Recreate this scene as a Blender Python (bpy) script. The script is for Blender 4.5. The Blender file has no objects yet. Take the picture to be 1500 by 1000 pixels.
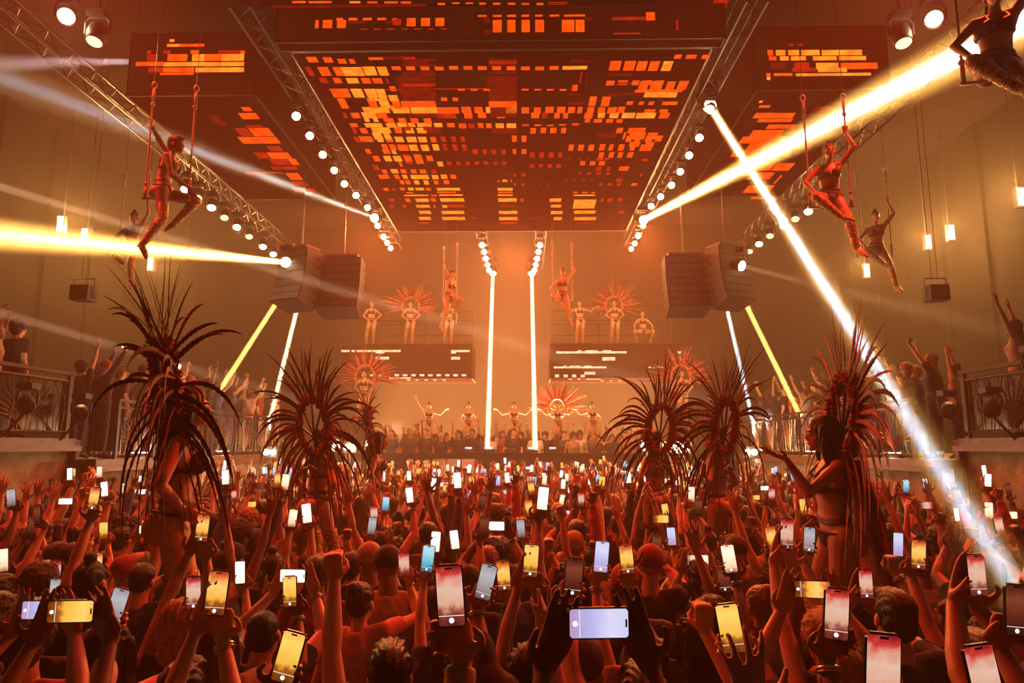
import bpy, bmesh, math, random
import numpy as np
from mathutils import Vector, Matrix, noise
V = Vector
PI = math.pi
rad = math.radians
S = bpy.context.scene
C = S.collection
rng = random.Random(7)

# ------------------------------------------------------------------ camera
PITCH, YAW, FPX = 8.7, 1.03, 1000.0
EYE = V((0.4, 0.0, 2.2))
cam = bpy.data.objects.new('camera', bpy.data.cameras.new('camera'))
C.objects.link(cam)
S.camera = cam
cam.data.sensor_width = 36
cam.data.lens = 24
cam.data.clip_end = 200
cam.location = EYE
cam.rotation_euler = (rad(90 + PITCH), 0, rad(YAW))
CAMR = cam.rotation_euler.to_matrix()


def ray(px, py):
    return CAMR @ V(((px - 750) / FPX, (500 - py) / FPX, -1.0))


def P(px, py, d):
    """World point seen at photo position (px, py) on the plane y = d."""
    v = ray(px, py)
    return EYE + v * (d / v.y)


def PZ(px, py, z):
    v = ray(px, py)
    return EYE + v * ((z - EYE.z) / v.z)


def PX(px, py, x):
    v = ray(px, py)
    return EYE + v * ((x - EYE.x) / v.x)


def lin(r, g, b):
    f = lambda c: ((c / 255) / 12.92) if c / 255 <= 0.04045 else (((c / 255) + 0.055) / 1.055) ** 2.4
    return (f(r), f(g), f(b))


# ------------------------------------------------------------------ materials
def mat(name, col, rough=0.6, metal=0.0, noise_s=0, noise_amt=0.25, bump=0.0, bump_s=60, sheen=0, stretch=None, emit=None, es=1.0):
    m = bpy.data.materials.new(name)
    m.use_nodes = True
    nt = m.node_tree
    b = nt.nodes['Principled BSDF']
    b.inputs['Base Color'].default_value = (*col, 1)
    b.inputs['Roughness'].default_value = rough
    b.inputs['Metallic'].default_value = metal
    tc = nt.nodes.new('ShaderNodeTexCoord')
    src = tc.outputs['Object']
    if stretch:
        mp = nt.nodes.new('ShaderNodeMapping')
        mp.inputs['Scale'].default_value = stretch
        nt.links.new(src, mp.inputs['Vector'])
        src = mp.outputs[0]
    if noise_s:
        n = nt.nodes.new('ShaderNodeTexNoise')
        n.inputs['Scale'].default_value = noise_s
        n.inputs['Detail'].default_value = 3
        nt.links.new(src, n.inputs['Vector'])
        r = nt.nodes.new('ShaderNodeValToRGB')
        r.color_ramp.elements[0].position = 0.3
        r.color_ramp.elements[1].position = 0.7
        r.color_ramp.elements[0].color = (*[c * (1 - noise_amt) for c in col], 1)
        r.color_ramp.elements[1].color = (*[min(1, c * (1 + noise_amt)) for c in col], 1)
        nt.links.new(n.outputs['Fac'], r.inputs[0])
        nt.links.new(r.outputs[0], b.inputs['Base Color'])
    if bump:
        n = nt.nodes.new('ShaderNodeTexNoise')
        n.inputs['Scale'].default_value = bump_s
        n.inputs['Detail'].default_value = 2
        nt.links.new(src, n.inputs['Vector'])
        bp = nt.nodes.new('ShaderNodeBump')
        bp.inputs['Strength'].default_value = bump
        bp.inputs['Distance'].default_value = 0.01
        nt.links.new(n.outputs['Fac'], bp.inputs['Height'])
        nt.links.new(bp.outputs[0], b.inputs['Normal'])
    if emit:
        b.inputs['Emission Color'].default_value = (*emit, 1)
        b.inputs['Emission Strength'].default_value = es
        m.cycles.emission_sampling = 'NONE'
    return m


def emitmat(name, col, s):
    m = bpy.data.materials.new(name)
    m.use_nodes = True
    nt = m.node_tree
    nt.nodes.clear()
    o = nt.nodes.new('ShaderNodeOutputMaterial')
    e = nt.nodes.new('ShaderNodeEmission')
    e.inputs[0].default_value = (*col, 1)
    e.inputs[1].default_value = s
    nt.links.new(e.outputs[0], o.inputs[0])
    m.cycles.emission_sampling = 'NONE'
    return m


M = {}
M['skin'] = [mat('skin_pale', (.62, .36, .26), .5, noise_s=9, noise_amt=.12),
             mat('skin_tan', (.42, .22, .14), .48, noise_s=9, noise_amt=.15),
             mat('skin_brown', (.20, .10, .065), .42, noise_s=9, noise_amt=.15)]
M['hair'] = {'black': mat('hair_black', (.012, .008, .007), .38, bump=.9, bump_s=40, stretch=(6, 6, .7)),
             'brown': mat('hair_brown', (.05, .022, .012), .4, bump=.9, bump_s=40, stretch=(6, 6, .7), noise_s=30, noise_amt=.5),
             'blond': mat('hair_blond', (.38, .22, .10), .45, bump=.9, bump_s=40, stretch=(6, 6, .7), noise_s=30, noise_amt=.4)}
M['cloth'] = {'black': mat('cloth_black', (.015, .013, .014), .8, bump=.5, bump_s=18),
              'charcoal': mat('cloth_charcoal', (.05, .045, .05), .85, bump=.5, bump_s=18),
              'white': mat('cloth_white', (.68, .62, .58), .8, bump=.5, bump_s=18),
              'red': mat('cloth_red', (.30, .03, .025), .8, bump=.5, bump_s=18),
              'blue': mat('cloth_blue', (.05, .08, .20), .8, bump=.5, bump_s=18),
              'beige': mat('cloth_beige', (.38, .27, .18), .8, bump=.5, bump_s=18),
              'pink': mat('cloth_pink', (.55, .25, .25), .8, bump=.5, bump_s=18)}
M['denim'] = mat('denim', (.03, .035, .06), .85, noise_s=40)
M['shoe'] = mat('shoe_leather', (.02, .015, .015), .4)
M['lip'] = mat('lip', (.35, .04, .04), .4)
M['eye'] = mat('eye_dark', (.01, .01, .01), .2)
M['steel'] = mat('dark_steel', (.10, .09, .09), .4, .9)
M['bright_steel'] = mat('bright_steel', (.55, .5, .48), .3, .95)
M['black_metal'] = mat('black_metal', (.018, .016, .016), .45, .2, noise_s=15)
M['glossy_black'] = mat('glossy_black', (.01, .01, .01), .15)
M['rope'] = mat('rope', (.55, .45, .36), .8, bump=1, bump_s=90, stretch=(1, 1, 2.5))
M['gold'] = mat('sequin_gold', (.42, .22, .08), .32, .3, noise_s=38, noise_amt=.97, bump=1.0, bump_s=110)
M['bodice'] = mat('jewelled_bodice', (.06, .025, .022), .3, .3, noise_s=120, noise_amt=.9, bump=1, bump_s=120)


# ------------------------------------------------------------------ objects
def link(name, me, parent=None, m=None, smooth=True):
    o = bpy.data.objects.new(name, me)
    C.objects.link(o)
    if parent is not None:
        o.parent = parent
    if m is not None:
        me.materials.clear()
        me.materials.append(m)
    if smooth and len(me.polygons):
        me.polygons.foreach_set('use_smooth', [True] * len(me.polygons))
    return o


def empty(name, loc=(0, 0, 0), rz=0.0):
    o = bpy.data.objects.new(name, None)
    o.empty_display_size = .1
    C.objects.link(o)
    o.location = loc
    o.rotation_euler = (0, 0, rz)
    return o


def tag(o, label=None, cat=None, group=None, kind=None):
    if label: o['label'] = label
    if cat: o['category'] = cat
    if group: o['group'] = group
    if kind: o['kind'] = kind
    return o


def tintable(name, rough, noise_s=0, noise_amt=.2, **kw):
    """one shared material whose colour is the object's own colour"""
    m = mat(name, (1, 1, 1), rough, **kw)
    nt = m.node_tree
    b = nt.nodes['Principled BSDF']
    oi = nt.nodes.new('ShaderNodeObjectInfo')
    src = oi.outputs['Color']
    if noise_s:
        n = nt.nodes.new('ShaderNodeTexNoise')
        n.inputs['Scale'].default_value = noise_s
        mr = nt.nodes.new('ShaderNodeMapRange')
        mr.inputs['From Min'].default_value = .3
        mr.inputs['From Max'].default_value = .7
        mr.inputs['To Min'].default_value = 1 - noise_amt
        mr.inputs['To Max'].default_value = 1 + noise_amt
        mx = nt.nodes.new('ShaderNodeVectorMath')
        mx.operation = 'SCALE'
        nt.links.new([x for x in nt.nodes if x.type == 'TEX_COORD'][0].outputs['Object'], n.inputs['Vector'])
        nt.links.new(n.outputs['Fac'], mr.inputs['Value'])
        nt.links.new(src, mx.inputs[0])
        nt.links.new(mr.outputs[0], mx.inputs['Scale'])
        src = mx.outputs[0]
    nt.links.new(src, b.inputs['Base Color'])
    return m


T = {'skin': tintable('skin', .48, 9, .14), 'hair': tintable('hair_strands', .4, 30, .4, bump=.9, bump_s=40, stretch=(6, 6, .7)),
     'cloth': tintable('woven_cloth', .8, 14, .12, bump=.5, bump_s=18), 'case': tintable('phone_case', .3)}
SKINC = [(.62, .36, .26), (.42, .22, .14), (.20, .10, .065)]
HAIRC = {'black': (.012, .008, .007), 'brown': (.05, .022, .012), 'blond': (.38, .22, .10)}
CLOTHC = {'black': (.015, .013, .014), 'charcoal': (.05, .045, .05), 'white': (.68, .62, .58), 'red': (.30, .03, .025), 'blue': (.05, .08, .20), 'beige': (.38, .27, .18), 'pink': (.55, .25, .25)}


def paint(o, kind, col):
    """shared material on the mesh data, own colour on the object"""
    if not o.data.materials: o.data.materials.append(T[kind])
    o.color = (*col, 1)


def omat(o, m):
    """Material on the object, so that copies may share mesh data and differ in colour."""
    if not o.material_slots:
        o.data.materials.append(m)
    o.material_slots[0].link = 'OBJECT'
    o.material_slots[0].material = m


class MB:
    """Collects verts / faces of simple solids, becomes one mesh."""

    def __init__(s):
        s.v, s.f, s.mi = [], [], []
        s.m = 0

    def add(s, vs, fs):
        n = len(s.v)
        s.v += [tuple(x) for x in vs]
        s.f += [tuple(i + n for i in f) for f in fs]
        s.mi += [s.m] * len(fs)

    def box(s, c, size, rot=None):
        hx, hy, hz = [k / 2 for k in size]
        vs = [V((x, y, z)) for x in (-hx, hx) for y in (-hy, hy) for z in (-hz, hz)]
        if rot is not None: vs = [rot @ v for v in vs]
        c = V(c)
        s.add([v + c for v in vs], [(0, 1, 3, 2), (4, 6, 7, 5), (0, 4, 5, 1), (2, 3, 7, 6), (0, 2, 6, 4), (1, 5, 7, 3)])

    def box2(s, a, b):
        a, b = V(a), V(b)
        s.box((a + b) / 2, [abs(k) for k in (b - a)])

    def tube(s, p0, p1, r0, r1=None, n=8, caps=True):
        s.path([p0, p1], [r0, r0 if r1 is None else r1], n, caps)

    def path(s, pts, rs, n=8, caps=True, flat=1.0, side=None):
        pts = [V(p) for p in pts]
        if not isinstance(rs, (list, tuple)): rs = [rs] * len(pts)
        vs, fs = [], []
        t0 = (pts[1] - pts[0]).normalized()
        u = side if side is not None else (t0.orthogonal())
        for i, p in enumerate(pts):
            t = ((pts[min(i + 1, len(pts) - 1)] - pts[max(i - 1, 0)])).normalized()
            u = (u - t * u.dot(t))
            u = u.normalized() if u.length > 1e-6 else t.orthogonal().normalized()
            w = t.cross(u)
            for k in range(n):
                a = 2 * PI * k / n
                vs.append(p + (u * math.cos(a) + w * (math.sin(a) * flat)) * rs[i])
        L = len(pts)
        for i in range(L - 1):
            for k in range(n):
                k2 = (k + 1) % n
                fs.append((i * n + k, i * n + k2, (i + 1) * n + k2, (i + 1) * n + k))
        if caps:
            fs.append(tuple(range(n - 1, -1, -1)))
            fs.append(tuple((L - 1) * n + k for k in range(n)))
        s.add(vs, fs)

    def ell(s, c, r, rot=None, nu=14, nv=9):
        c = V(c)
        vs, fs = [], []
        for j in range(1, nv):
            ph = PI * j / nv
            for i in range(nu):
                a = 2 * PI * i / nu
                vs.append(V((r[0] * math.sin(ph) * math.cos(a), r[1] * math.sin(ph) * math.sin(a), r[2] * math.cos(ph))))
        vs.append(V((0, 0, r[2])))
        vs.append(V((0, 0, -r[2])))
        top, bot = len(vs) - 2, len(vs) - 1
        for j in range(nv - 2):
            for i in range(nu):
                i2 = (i + 1) % nu
                fs.append((j * nu + i, (j + 1) * nu + i, (j + 1) * nu + i2, j * nu + i2))
        for i in range(nu):
            i2 = (i + 1) % nu
            fs.append((top, i, i2))
            fs.append((bot, (nv - 2) * nu + i2, (nv - 2) * nu + i))
        if rot is not None: vs = [rot @ v for v in vs]
        s.add([v + c for v in vs], fs)

    def loft(s, rings, n=20):
        """rings: (centre, xaxis*rx, yaxis*ry)"""
        vs, fs = [], []
        for c, a, b in rings:
            for k in range(n):
                t = 2 * PI * k / n
                vs.append(V(c) + a * math.cos(t) + b * math.sin(t))
        for i in range(len(rings) - 1):
            for k in range(n):
                k2 = (k + 1) % n
                fs.append((i * n + k, i * n + k2, (i + 1) * n + k2, (i + 1) * n + k))
        fs.append(tuple(range(n - 1, -1, -1)))
        fs.append(tuple((len(rings) - 1) * n + k for k in range(n)))
        s.add(vs, fs)

    def torus(s, c, R, r, rot=None, nu=32, nv=8, sx=1.0, sz=1.0):
        """ring in the local x-z plane (axis y)"""
        c = V(c)
        vs, fs = [], []
        for i in range(nu):
            a = 2 * PI * i / nu
            for j in range(nv):
                b = 2 * PI * j / nv
                v = V(((R * sx + r * math.cos(b)) * math.cos(a), r * math.sin(b), (R * sz + r * math.cos(b)) * math.sin(a)))
                vs.append((rot @ v if rot is not None else v) + c)
        for i in range(nu):
            for j in range(nv):
                i2, j2 = (i + 1) % nu, (j + 1) % nv
                fs.append((i * nv + j, i * nv + j2, i2 * nv + j2, i2 * nv + j))
        s.add(vs, fs)

    def mesh(s, name, mats=None):
        me = bpy.data.meshes.new(name)
        me.from_pydata(s.v, [], s.f)
        if mats:
            for m in mats: me.materials.append(m)
            if len(mats) > 1: me.polygons.foreach_set('material_index', s.mi)
        bm = bmesh.new()
        bm.from_mesh(me)
        bmesh.ops.recalc_face_normals(bm, faces=bm.faces)
        bm.to_mesh(me)
        bm.free()
        me.update()
        return me

    def build(s, name, m, parent=None, smooth=False):
        me = s.mesh(name)
        return link(name, me, parent, m, smooth)


def remesh(mb, name, vox, smooth=4, fac=.5, decim=None, disp=None):
    """Fuse overlapping closed solids into one continuous skin."""
    me = mb.mesh(name + '_src')
    o = bpy.data.objects.new(name + '_src', me)
    C.objects.link(o)
    r = o.modifiers.new('r', 'REMESH')
    r.mode = 'VOXEL'
    r.voxel_size = vox
    if smooth:
        sm = o.modifiers.new('s', 'SMOOTH')
        sm.factor = fac
        sm.iterations = smooth
    if decim:
        d = o.modifiers.new('d', 'DECIMATE')
        d.ratio = decim
    dg = bpy.context.evaluated_depsgraph_get()
    dg.update()
    out = bpy.data.meshes.new_from_object(o.evaluated_get(dg))
    out.name = name
    bpy.data.objects.remove(o)
    bpy.data.meshes.remove(me)
    if disp:
        n = len(out.vertices)
        co = np.empty(n * 3, 'f')
        out.vertices.foreach_get('co', co)
        co = co.reshape(-1, 3)
        no = np.empty(n * 3, 'f')
        out.vertices.foreach_get('normal', no)
        no = no.reshape(-1, 3)
        co += no * disp(co)[:, None]
        out.vertices.foreach_set('co', co.ravel())
        out.update()
    out.polygons.foreach_set('use_smooth', [True] * len(out.polygons))
    return out
ORD = ['first', 'second', 'third', 'fourth', 'fifth', 'sixth', 'seventh', 'eighth', 'ninth', 'tenth', 'eleventh', 'twelfth', 'thirteenth', 'fourteenth', 'fifteenth', 'sixteenth', 'seventeenth', 'eighteenth', 'nineteenth', 'twentieth'] + ['%dth' % k for k in range(21, 60)]
ORD[20], ORD[21], ORD[22] = '21st', '22nd', '23rd'; ORD[30], ORD[31], ORD[32] = '31st', '32nd', '33rd'
# ------------------------------------------------------------------ figures
def ik(a, b, l1, l2, hint):
    d = b - a
    L = min(d.length, (l1 + l2) * .998)
    d.normalize()
    x = (l1 * l1 - l2 * l2 + L * L) / (2 * L)
    h = math.sqrt(max(l1 * l1 - x * x, 0))
    w = hint - d * hint.dot(d)
    w.normalize()
    return a + d * x + w * h, a + d * L


def hand(mb, w, U, N, side, mode):
    """w wrist, U along the palm, N out of the palm; side +1 right hand, -1 left. R = towards the thumb."""
    U = U.normalized()
    N = (N - U * N.dot(U)).normalized()
    R = U.cross(N) * side   # thumb side
    B = lambda r, u, n: w + R * r + U * u + N * n
    D = lambda r, u, n: (R * r + U * u + N * n).normalized()
    mb.loft([(B(0, -.015, 0), R * .024, N * .018), (B(0, .02, 0), R * .032, N * .017), (B(-.001, .055, 0), R * .041, N * .016),
             (B(-.002, .085, 0), R * .041, N * .014), (B(-.002, .097, 0), R * .035, N * .011), (B(-.002, .104, .002), R * .026, N * .006)], 14)
    lens = [(.042, .026, .021), (.047, .030, .023), (.043, .028, .022), (.033, .021, .019)]
    xs = [.030, .0095, -.0115, -.0305]
    for k in range(4):
        a, b, c = lens[k]
        x = xs[k]
        sp = x * 9
        if mode == 'open': ds = [D(sp, 1, .10), D(sp, 1, .22 + .06 * k), D(sp, 1, .34 + .08 * k)]
        elif mode == 'point': ds = [D(sp, 1, .05), D(sp, 1, .1), D(sp, 1, .1)] if k == 0 else [D(0, .35, 1), D(0, -.9, .5), D(0, -.6, -.6)]
        elif mode == 'horn': ds = [D(sp * 1.2, 1, .05), D(sp, 1, .1), D(sp, 1, .1)] if k in (0, 3) else [D(0, .35, 1), D(0, -.9, .5), D(0, -.6, -.6)]
        elif mode == 'fist': ds = [D(0, .45, 1), D(0, -.85, .55), D(0, -.7, -.5)]
        elif mode == 'grip': ds = [D(-1, .42 - .12 * k, .10), D(-.25, .2 - .06 * k, 1), D(.75, .12, .45)]
        elif mode == 'rope': ds = [D(0, .5, .9), D(0, -.7, .75), D(0, -.8, -.35)]
        elif mode == 'edge': ds = [D(sp * .4, 1, .05), D(sp * .2, 1, .10), D(0, 1, .25)]
        elif mode == 'back': ds = [D(sp * .4, 1, .12), D(sp * .2, 1, .3), D(0, .9, .5)]
        else: ds = [D(sp * .5, 1, .25), D(0, 1, .55), D(0, .8, .8)]
        p = B(x, .088, 0)
        if mode == 'grip': p = B(-.020 + .004 * (3 - k), .082 - .018 * k, .002)
        rr = [.0098, .0092, .0085, .0072]
        if k == 3: rr = [r * .86 for r in rr]
        pts = [p - ds[0] * .012, p + ds[0] * a]
        pts.append(pts[-1] + ds[1] * b)
        pts.append(pts[-1] + ds[2] * c)
        mb.path(pts, rr, 8)
        mb.ell(pts[-1], (rr[3],) * 3, nu=8, nv=6)
    if mode in ('grip',): td = [D(1, .45, .25), D(.15, .8, .75), D(-.45, .8, .30)]
    elif mode in ('fist', 'horn', 'rope', 'point'): td = [D(.7, .6, .55), D(-.2, .7, .8), D(-.9, .35, .3)]
    elif mode in ('back', 'edge'): td = [D(.6, .45, .8), D(.2, .8, .6), D(0, .95, .3)]
    else: td = [D(.9, .6, .2), D(.75, .8, .15), D(.5, .9, .1)]
    p = B(.022, .018, .004)
    pts = [p, p + td[0] * .042]
    pts.append(pts[-1] + td[1] * .032)
    pts.append(pts[-1] + td[2] * .026)
    mb.path(pts, [.016, .0125, .0105, .0085], 8)
    mb.ell(pts[-1], (.0085,) * 3, nu=8, nv=6)


def frame(z, x):
    z = z.normalized()
    x = (x - z * x.dot(z)).normalized()
    y = z.cross(x)
    return Matrix((x, y, z)).transposed()


class Fig:
    """Joint positions of a person facing +Y (metres, about 1.72 tall)."""

    def __init__(s, female=False, heels=False):
        s.female = female
        s.heels = heels
        s.pelvis = V((0, 0, .94))
        s.waist = V((0, .0, 1.10))
        s.chest = V((0, .0, 1.28))
        s.neck = V((0, -.01, 1.46))
        s.head = V((0, .015, 1.61))
        s.hx = V((1, 0, 0))       # hip line
        s.sx = V((1, 0, 0))       # shoulder line
        s.fwd = V((0, 1, 0))      # facing of torso
        s.face = V((0, 1, 0))
        s.up = V((0, 0, 1))       # head up
        s.sw = .175 if not female else .155
        s.armT = {}               # side: (wrist target, elbow hint, handU, handN, mode)
        s.legT = {}               # side: (knee, ankle, toe)
        s.feet()

    def feet(s, w=.09):
        for k in (-1, 1):
            s.legT[k] = (V((k * .10, .02, .50)), V((k * w, -.01, .085)), V((k * w * 1.15, .13, .03)))

    def shoulder(s, k):
        up = .0
        if k in s.armT and s.armT[k][0].z > s.neck.z + .1: up = .035
        return s.neck + s.sx * (k * s.sw) + (s.chest - s.neck).normalized() * (.055 - up)

    def hip(s, k):
        return s.pelvis + s.hx * (k * .088) + (s.pelvis - s.waist).normalized() * .0

    def arms(s):
        out = {}
        for k in (-1, 1):
            sh = s.shoulder(k)
            t, hint, U, N, mode = s.armT.get(k, (sh + V((k * .06, .02, -.50)), V((k * .5, -1, 0)), V((0, .1, -1)), V((-k, 0, 0)), 'relax'))
            el, wr = ik(sh, t, .285, .255, hint)
            out[k] = (sh, el, wr, U, N, mode)
        return out

    def skin(s, name, vox=.0055, hands=True):
        mb = MB()
        f = s.female
        U = (s.neck - s.waist).normalized()
        def ring(c, rx, ry, xa, up=None, off=0):
            up = U if up is None else up
            fw = up.cross(xa).normalized()
            fw = fw if fw.dot(s.fwd) > 0 else -fw
            return (c + fw * off, xa.normalized() * rx, fw * ry)
        lo = (s.waist - s.pelvis).normalized()
        pw, pr = (.160, .108) if f else (.150, .100)
        mx = (s.hx + s.sx).normalized()
        sp = lambda a, b, t: a.lerp(b, t)
        rings = [ring(s.pelvis - lo * .10, .075, .07, s.hx, lo), ring(s.pelvis - lo * .05, pw * .85, pr, s.hx, lo, -.005), ring(s.pelvis, pw, pr * 1.04, s.hx, lo, -.006),
                 ring(sp(s.pelvis, s.waist, .55), pw * .92, pr * .88, s.hx, lo), ring(s.waist, .118 if f else .138, .082 if f else .096, mx),
                 ring(sp(s.waist, s.chest, .5), .128 if f else .148, .09 if f else .104, s.sx), ring(s.chest, .145 if f else .165, .102 if f else .115, s.sx, None, .005),
                 ring(sp(s.chest, s.neck, .45), .15 if f else .17, .092 if f else .105, s.sx), ring(sp(s.chest, s.neck, .78), .118 if f else .135, .068, s.sx),
                 ring(s.neck, .06, .052, s.sx)]
        mb.loft(rings, 24)
        if f:
            for k in (-1, 1):
                mb.ell(s.chest + s.sx * (k * .07) + s.fwd * .085 + U * .01, (.058, .055, .056))
                bk = -lo.cross(s.hx) if lo.cross(s.hx).dot(s.fwd) > 0 else lo.cross(s.hx)
                mb.ell(s.pelvis + s.hx * (k * .075) + bk * .065 - lo * .03, (.092, .088, .10))
        # neck, head
        hd, fc, up = s.head, s.face.normalized(), s.up.normalized()
        rt = fc.cross(up).normalized()
        nk = .045 if f else .056
        mb.path([s.neck - U * .03, s.neck + (hd - s.neck) * .35, hd - up * .03], [nk * 1.35, nk, nk], 14)
        R = Matrix((rt, fc, up)).transposed()
        H = lambda x, y, z: hd + rt * x + fc * y + up * z
        mb.ell(H(0, -.012, .045), (.074, .094, .088), R, 18, 12)
        mb.ell(H(0, .018, .0), (.062, .078, .088), R, 16, 11)
        mb.ell(H(0, .04, -.055), (.044, .050, .042), R)
        mb.ell(H(0, .074, -.078), (.022, .020, .020), R)
        mb.path([H(0, .088, .028), H(0, .104, -.003), H(0, .112, -.018)], [.008, .012, .014], 8)
        mb.ell(H(0, .098, -.020), (.019, .012, .010), R)
        mb.ell(H(0, .086, -.046), (.024, .012, .011), R)
        mb.ell(H(0, .080, .038), (.046, .016, .011), R)
        for k in (-1, 1):
            mb.ell(H(k * .042, .054, -.012), (.020, .016, .018), R)
            mb.ell(H(k * .076, -.004, -.002), (.010, .020, .032), R)
        # arms
        m = .88 if f else 1.0
        s.A = s.arms()
        for k, (sh, el, wr, hu, hn, mode) in s.A.items():
            mb.path([s.neck + s.sx * (k * .05) - U * .03, sh.lerp(s.neck, .3) - U * .01, sh], [.045 * m, .050 * m, .050 * m], 12)
            mb.ell(sh, (.054 * m,) * 3)
            mb.path([sh, sh.lerp(el, .35), el], [.052 * m, .049 * m, .037 * m], 12)
            mb.ell(el, (.0375 * m,) * 3)
            mb.path([el, el.lerp(wr, .28), el.lerp(wr, .7), wr], [.037 * m, .041 * m, .031 * m, .0245 * m], 12)
            if hands: hand(mb, wr, hu, hn, k, mode)
        # pecs / lats joining the raised arm
        for k, (sh, el, wr, *_r) in s.A.items():
            mb.path([s.chest + s.sx * (k * .105), sh], [.06 * m, .05 * m], 10)
        # legs
        for k, (kn, an, toe) in s.legT.items():
            hp = s.hip(k)
            th = .092 if f else .086
            mb.ell(hp, (th, th, th))
            mb.path([hp, hp.lerp(kn, .4), hp.lerp(kn, .8), kn], [th, th * .86, .060, .054], 14)
            mb.ell(kn, (.055,) * 3)
            bk = (an - kn).normalized().cross((hp - kn).normalized())
            calf = kn.lerp(an, .28) - (hp - kn).normalized() * 0
            mb.path([kn, calf, kn.lerp(an, .62), an], [.053, .056, .042, .034], 14)
            ft = (toe - an)
            heel = an - V((ft.x, ft.y, 0)).normalized() * .035 - (kn - an).normalized() * (.045)
            if s.heels: heel = an - ft.normalized() * .03 - (kn - an).normalized() * .04
            mb.path([heel, an.lerp(toe, .25) - (kn - an).normalized() * .02, an.lerp(toe, .8), toe + ft.normalized() * .06], [.028, .036, .034, .02], 12)
            mb.ell(an - (kn - an).normalized() * .015, (.036,) * 3)
        s.mb = mb
        return remesh(mb, name, vox, 5, .5, decim=.42)

    # clothing -------------------------------------------------------------
    def top(s, name, sleeve=.45, bare=False, vox=.009, hem=0.0, loose=0.0):
        """shirt: sleeve 0 none .. 1 half arm .. 2 long"""
        mb = MB()
        U = (s.neck - s.waist).normalized()
        f = s.female
        g = .016 + loose
        def ring(c, rx, ry, xa, off=0):
            fw = U.cross(xa).normalized()
            fw = fw if fw.dot(s.fwd) > 0 else -fw
            return (c + fw * off, xa.normalized() * (rx + g), fw * (ry + g))
        lo = (s.waist - s.pelvis).normalized()
        pw, pr = (.160, .108) if f else (.150, .100)
        rings = [ring(s.pelvis + lo * (.0 - hem), pw + .012, pr + .02, s.hx), ring(s.pelvis + lo * .06, pw + .01, pr + .012, s.hx), ring(s.waist, (.125 if f else .145), .1, s.sx),
                 ring(s.chest, .15 if f else .17, .115 + (.02 if f else 0), s.sx, .01),
                 ring(s.chest.lerp(s.neck, .45), .152 if f else .172, .1, s.sx), ring(s.chest.lerp(s.neck, .78), .122 if f else .14, .068, s.sx),
                 ring(s.neck - U * .002, .058, .05, s.sx)]
        mb.loft(rings, 24)
        if f:
            for k in (-1, 1): mb.ell(s.chest + s.sx * (k * .07) + s.fwd * .087 + U * .01, (.070, .066, .068))
        for k, (sh, el, wr, *_r) in s.A.items():
            mb.path([s.neck + s.sx * (k * .05) - U * .03, sh.lerp(s.neck, .3) - U * .01, sh], [.055, .06, .06], 12)
            mb.path([s.chest + s.sx * (k * .105), sh], [.075, .062], 10)
            if sleeve > 0:
                mb.ell(sh, (.066,) * 3)
                e = min(sleeve, 1)
                mb.path([sh, sh.lerp(el, e * .5), sh.lerp(el, e)], [.064, .062, .056 if sleeve < 1 else .050], 14)
                if sleeve > 1:
                    mb.ell(el, (.05,) * 3)
                    mb.path([el, el.lerp(wr, .4), el.lerp(wr, min(1, sleeve - 1) * .95)], [.05, .05, .036], 12)
        return remesh(mb, name, vox, 3, .5, decim=.5, disp=lambda co: .0035 * np.sin(co[:, 2] * 55 + 6 * np.sin(co[:, 0] * 14)) * np.sin(co[:, 0] * 21 + co[:, 1] * 17))

    def trousers(s, name, vox=.012, short=False):
        mb = MB()
        lo = (s.waist - s.pelvis).normalized()
        fw = lo.cross(s.hx).normalized()
        f = s.female
        w = .172 if f else .163
        mb.loft([(s.pelvis - lo * .10, s.hx * .10, fw * .09), (s.pelvis - lo * .03, s.hx * w, fw * .125), (s.pelvis + lo * .03, s.hx * w, fw * .12), (s.pelvis + lo * .10, s.hx * (w * .92), fw * .108)], 20)
        for k, (kn, an, toe) in s.legT.items():
            hp = s.hip(k)
            mb.path([hp, hp.lerp(kn, .5), kn], [.105, .09, .07], 14)
            if f:
                bk = -fw if fw.dot(s.fwd) > 0 else fw
                mb.ell(s.pelvis + s.hx * (k * .075) + bk * .065 - lo * .03, (.102, .1, .11))
            if not short: mb.path([kn, kn.lerp(an, .5), an.lerp(kn, .08)], [.068, .066, .060], 14)
        return remesh(mb, name, vox, 3, .5)

    def shoes(s, name, vox=.009):
        mb = MB()
        for k, (kn, an, toe) in s.legT.items():
            ft = (toe - an)
            mb.path([an - V((ft.x, ft.y, 0)).normalized() * .035 - V((0, 0, .040)), an.lerp(toe, .25) - V((0, 0, .02)), an.lerp(toe, .8), toe + ft.normalized() * .065], [.036, .044, .042, .026], 12)
        return remesh(mb, name, vox, 2, .5)

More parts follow.
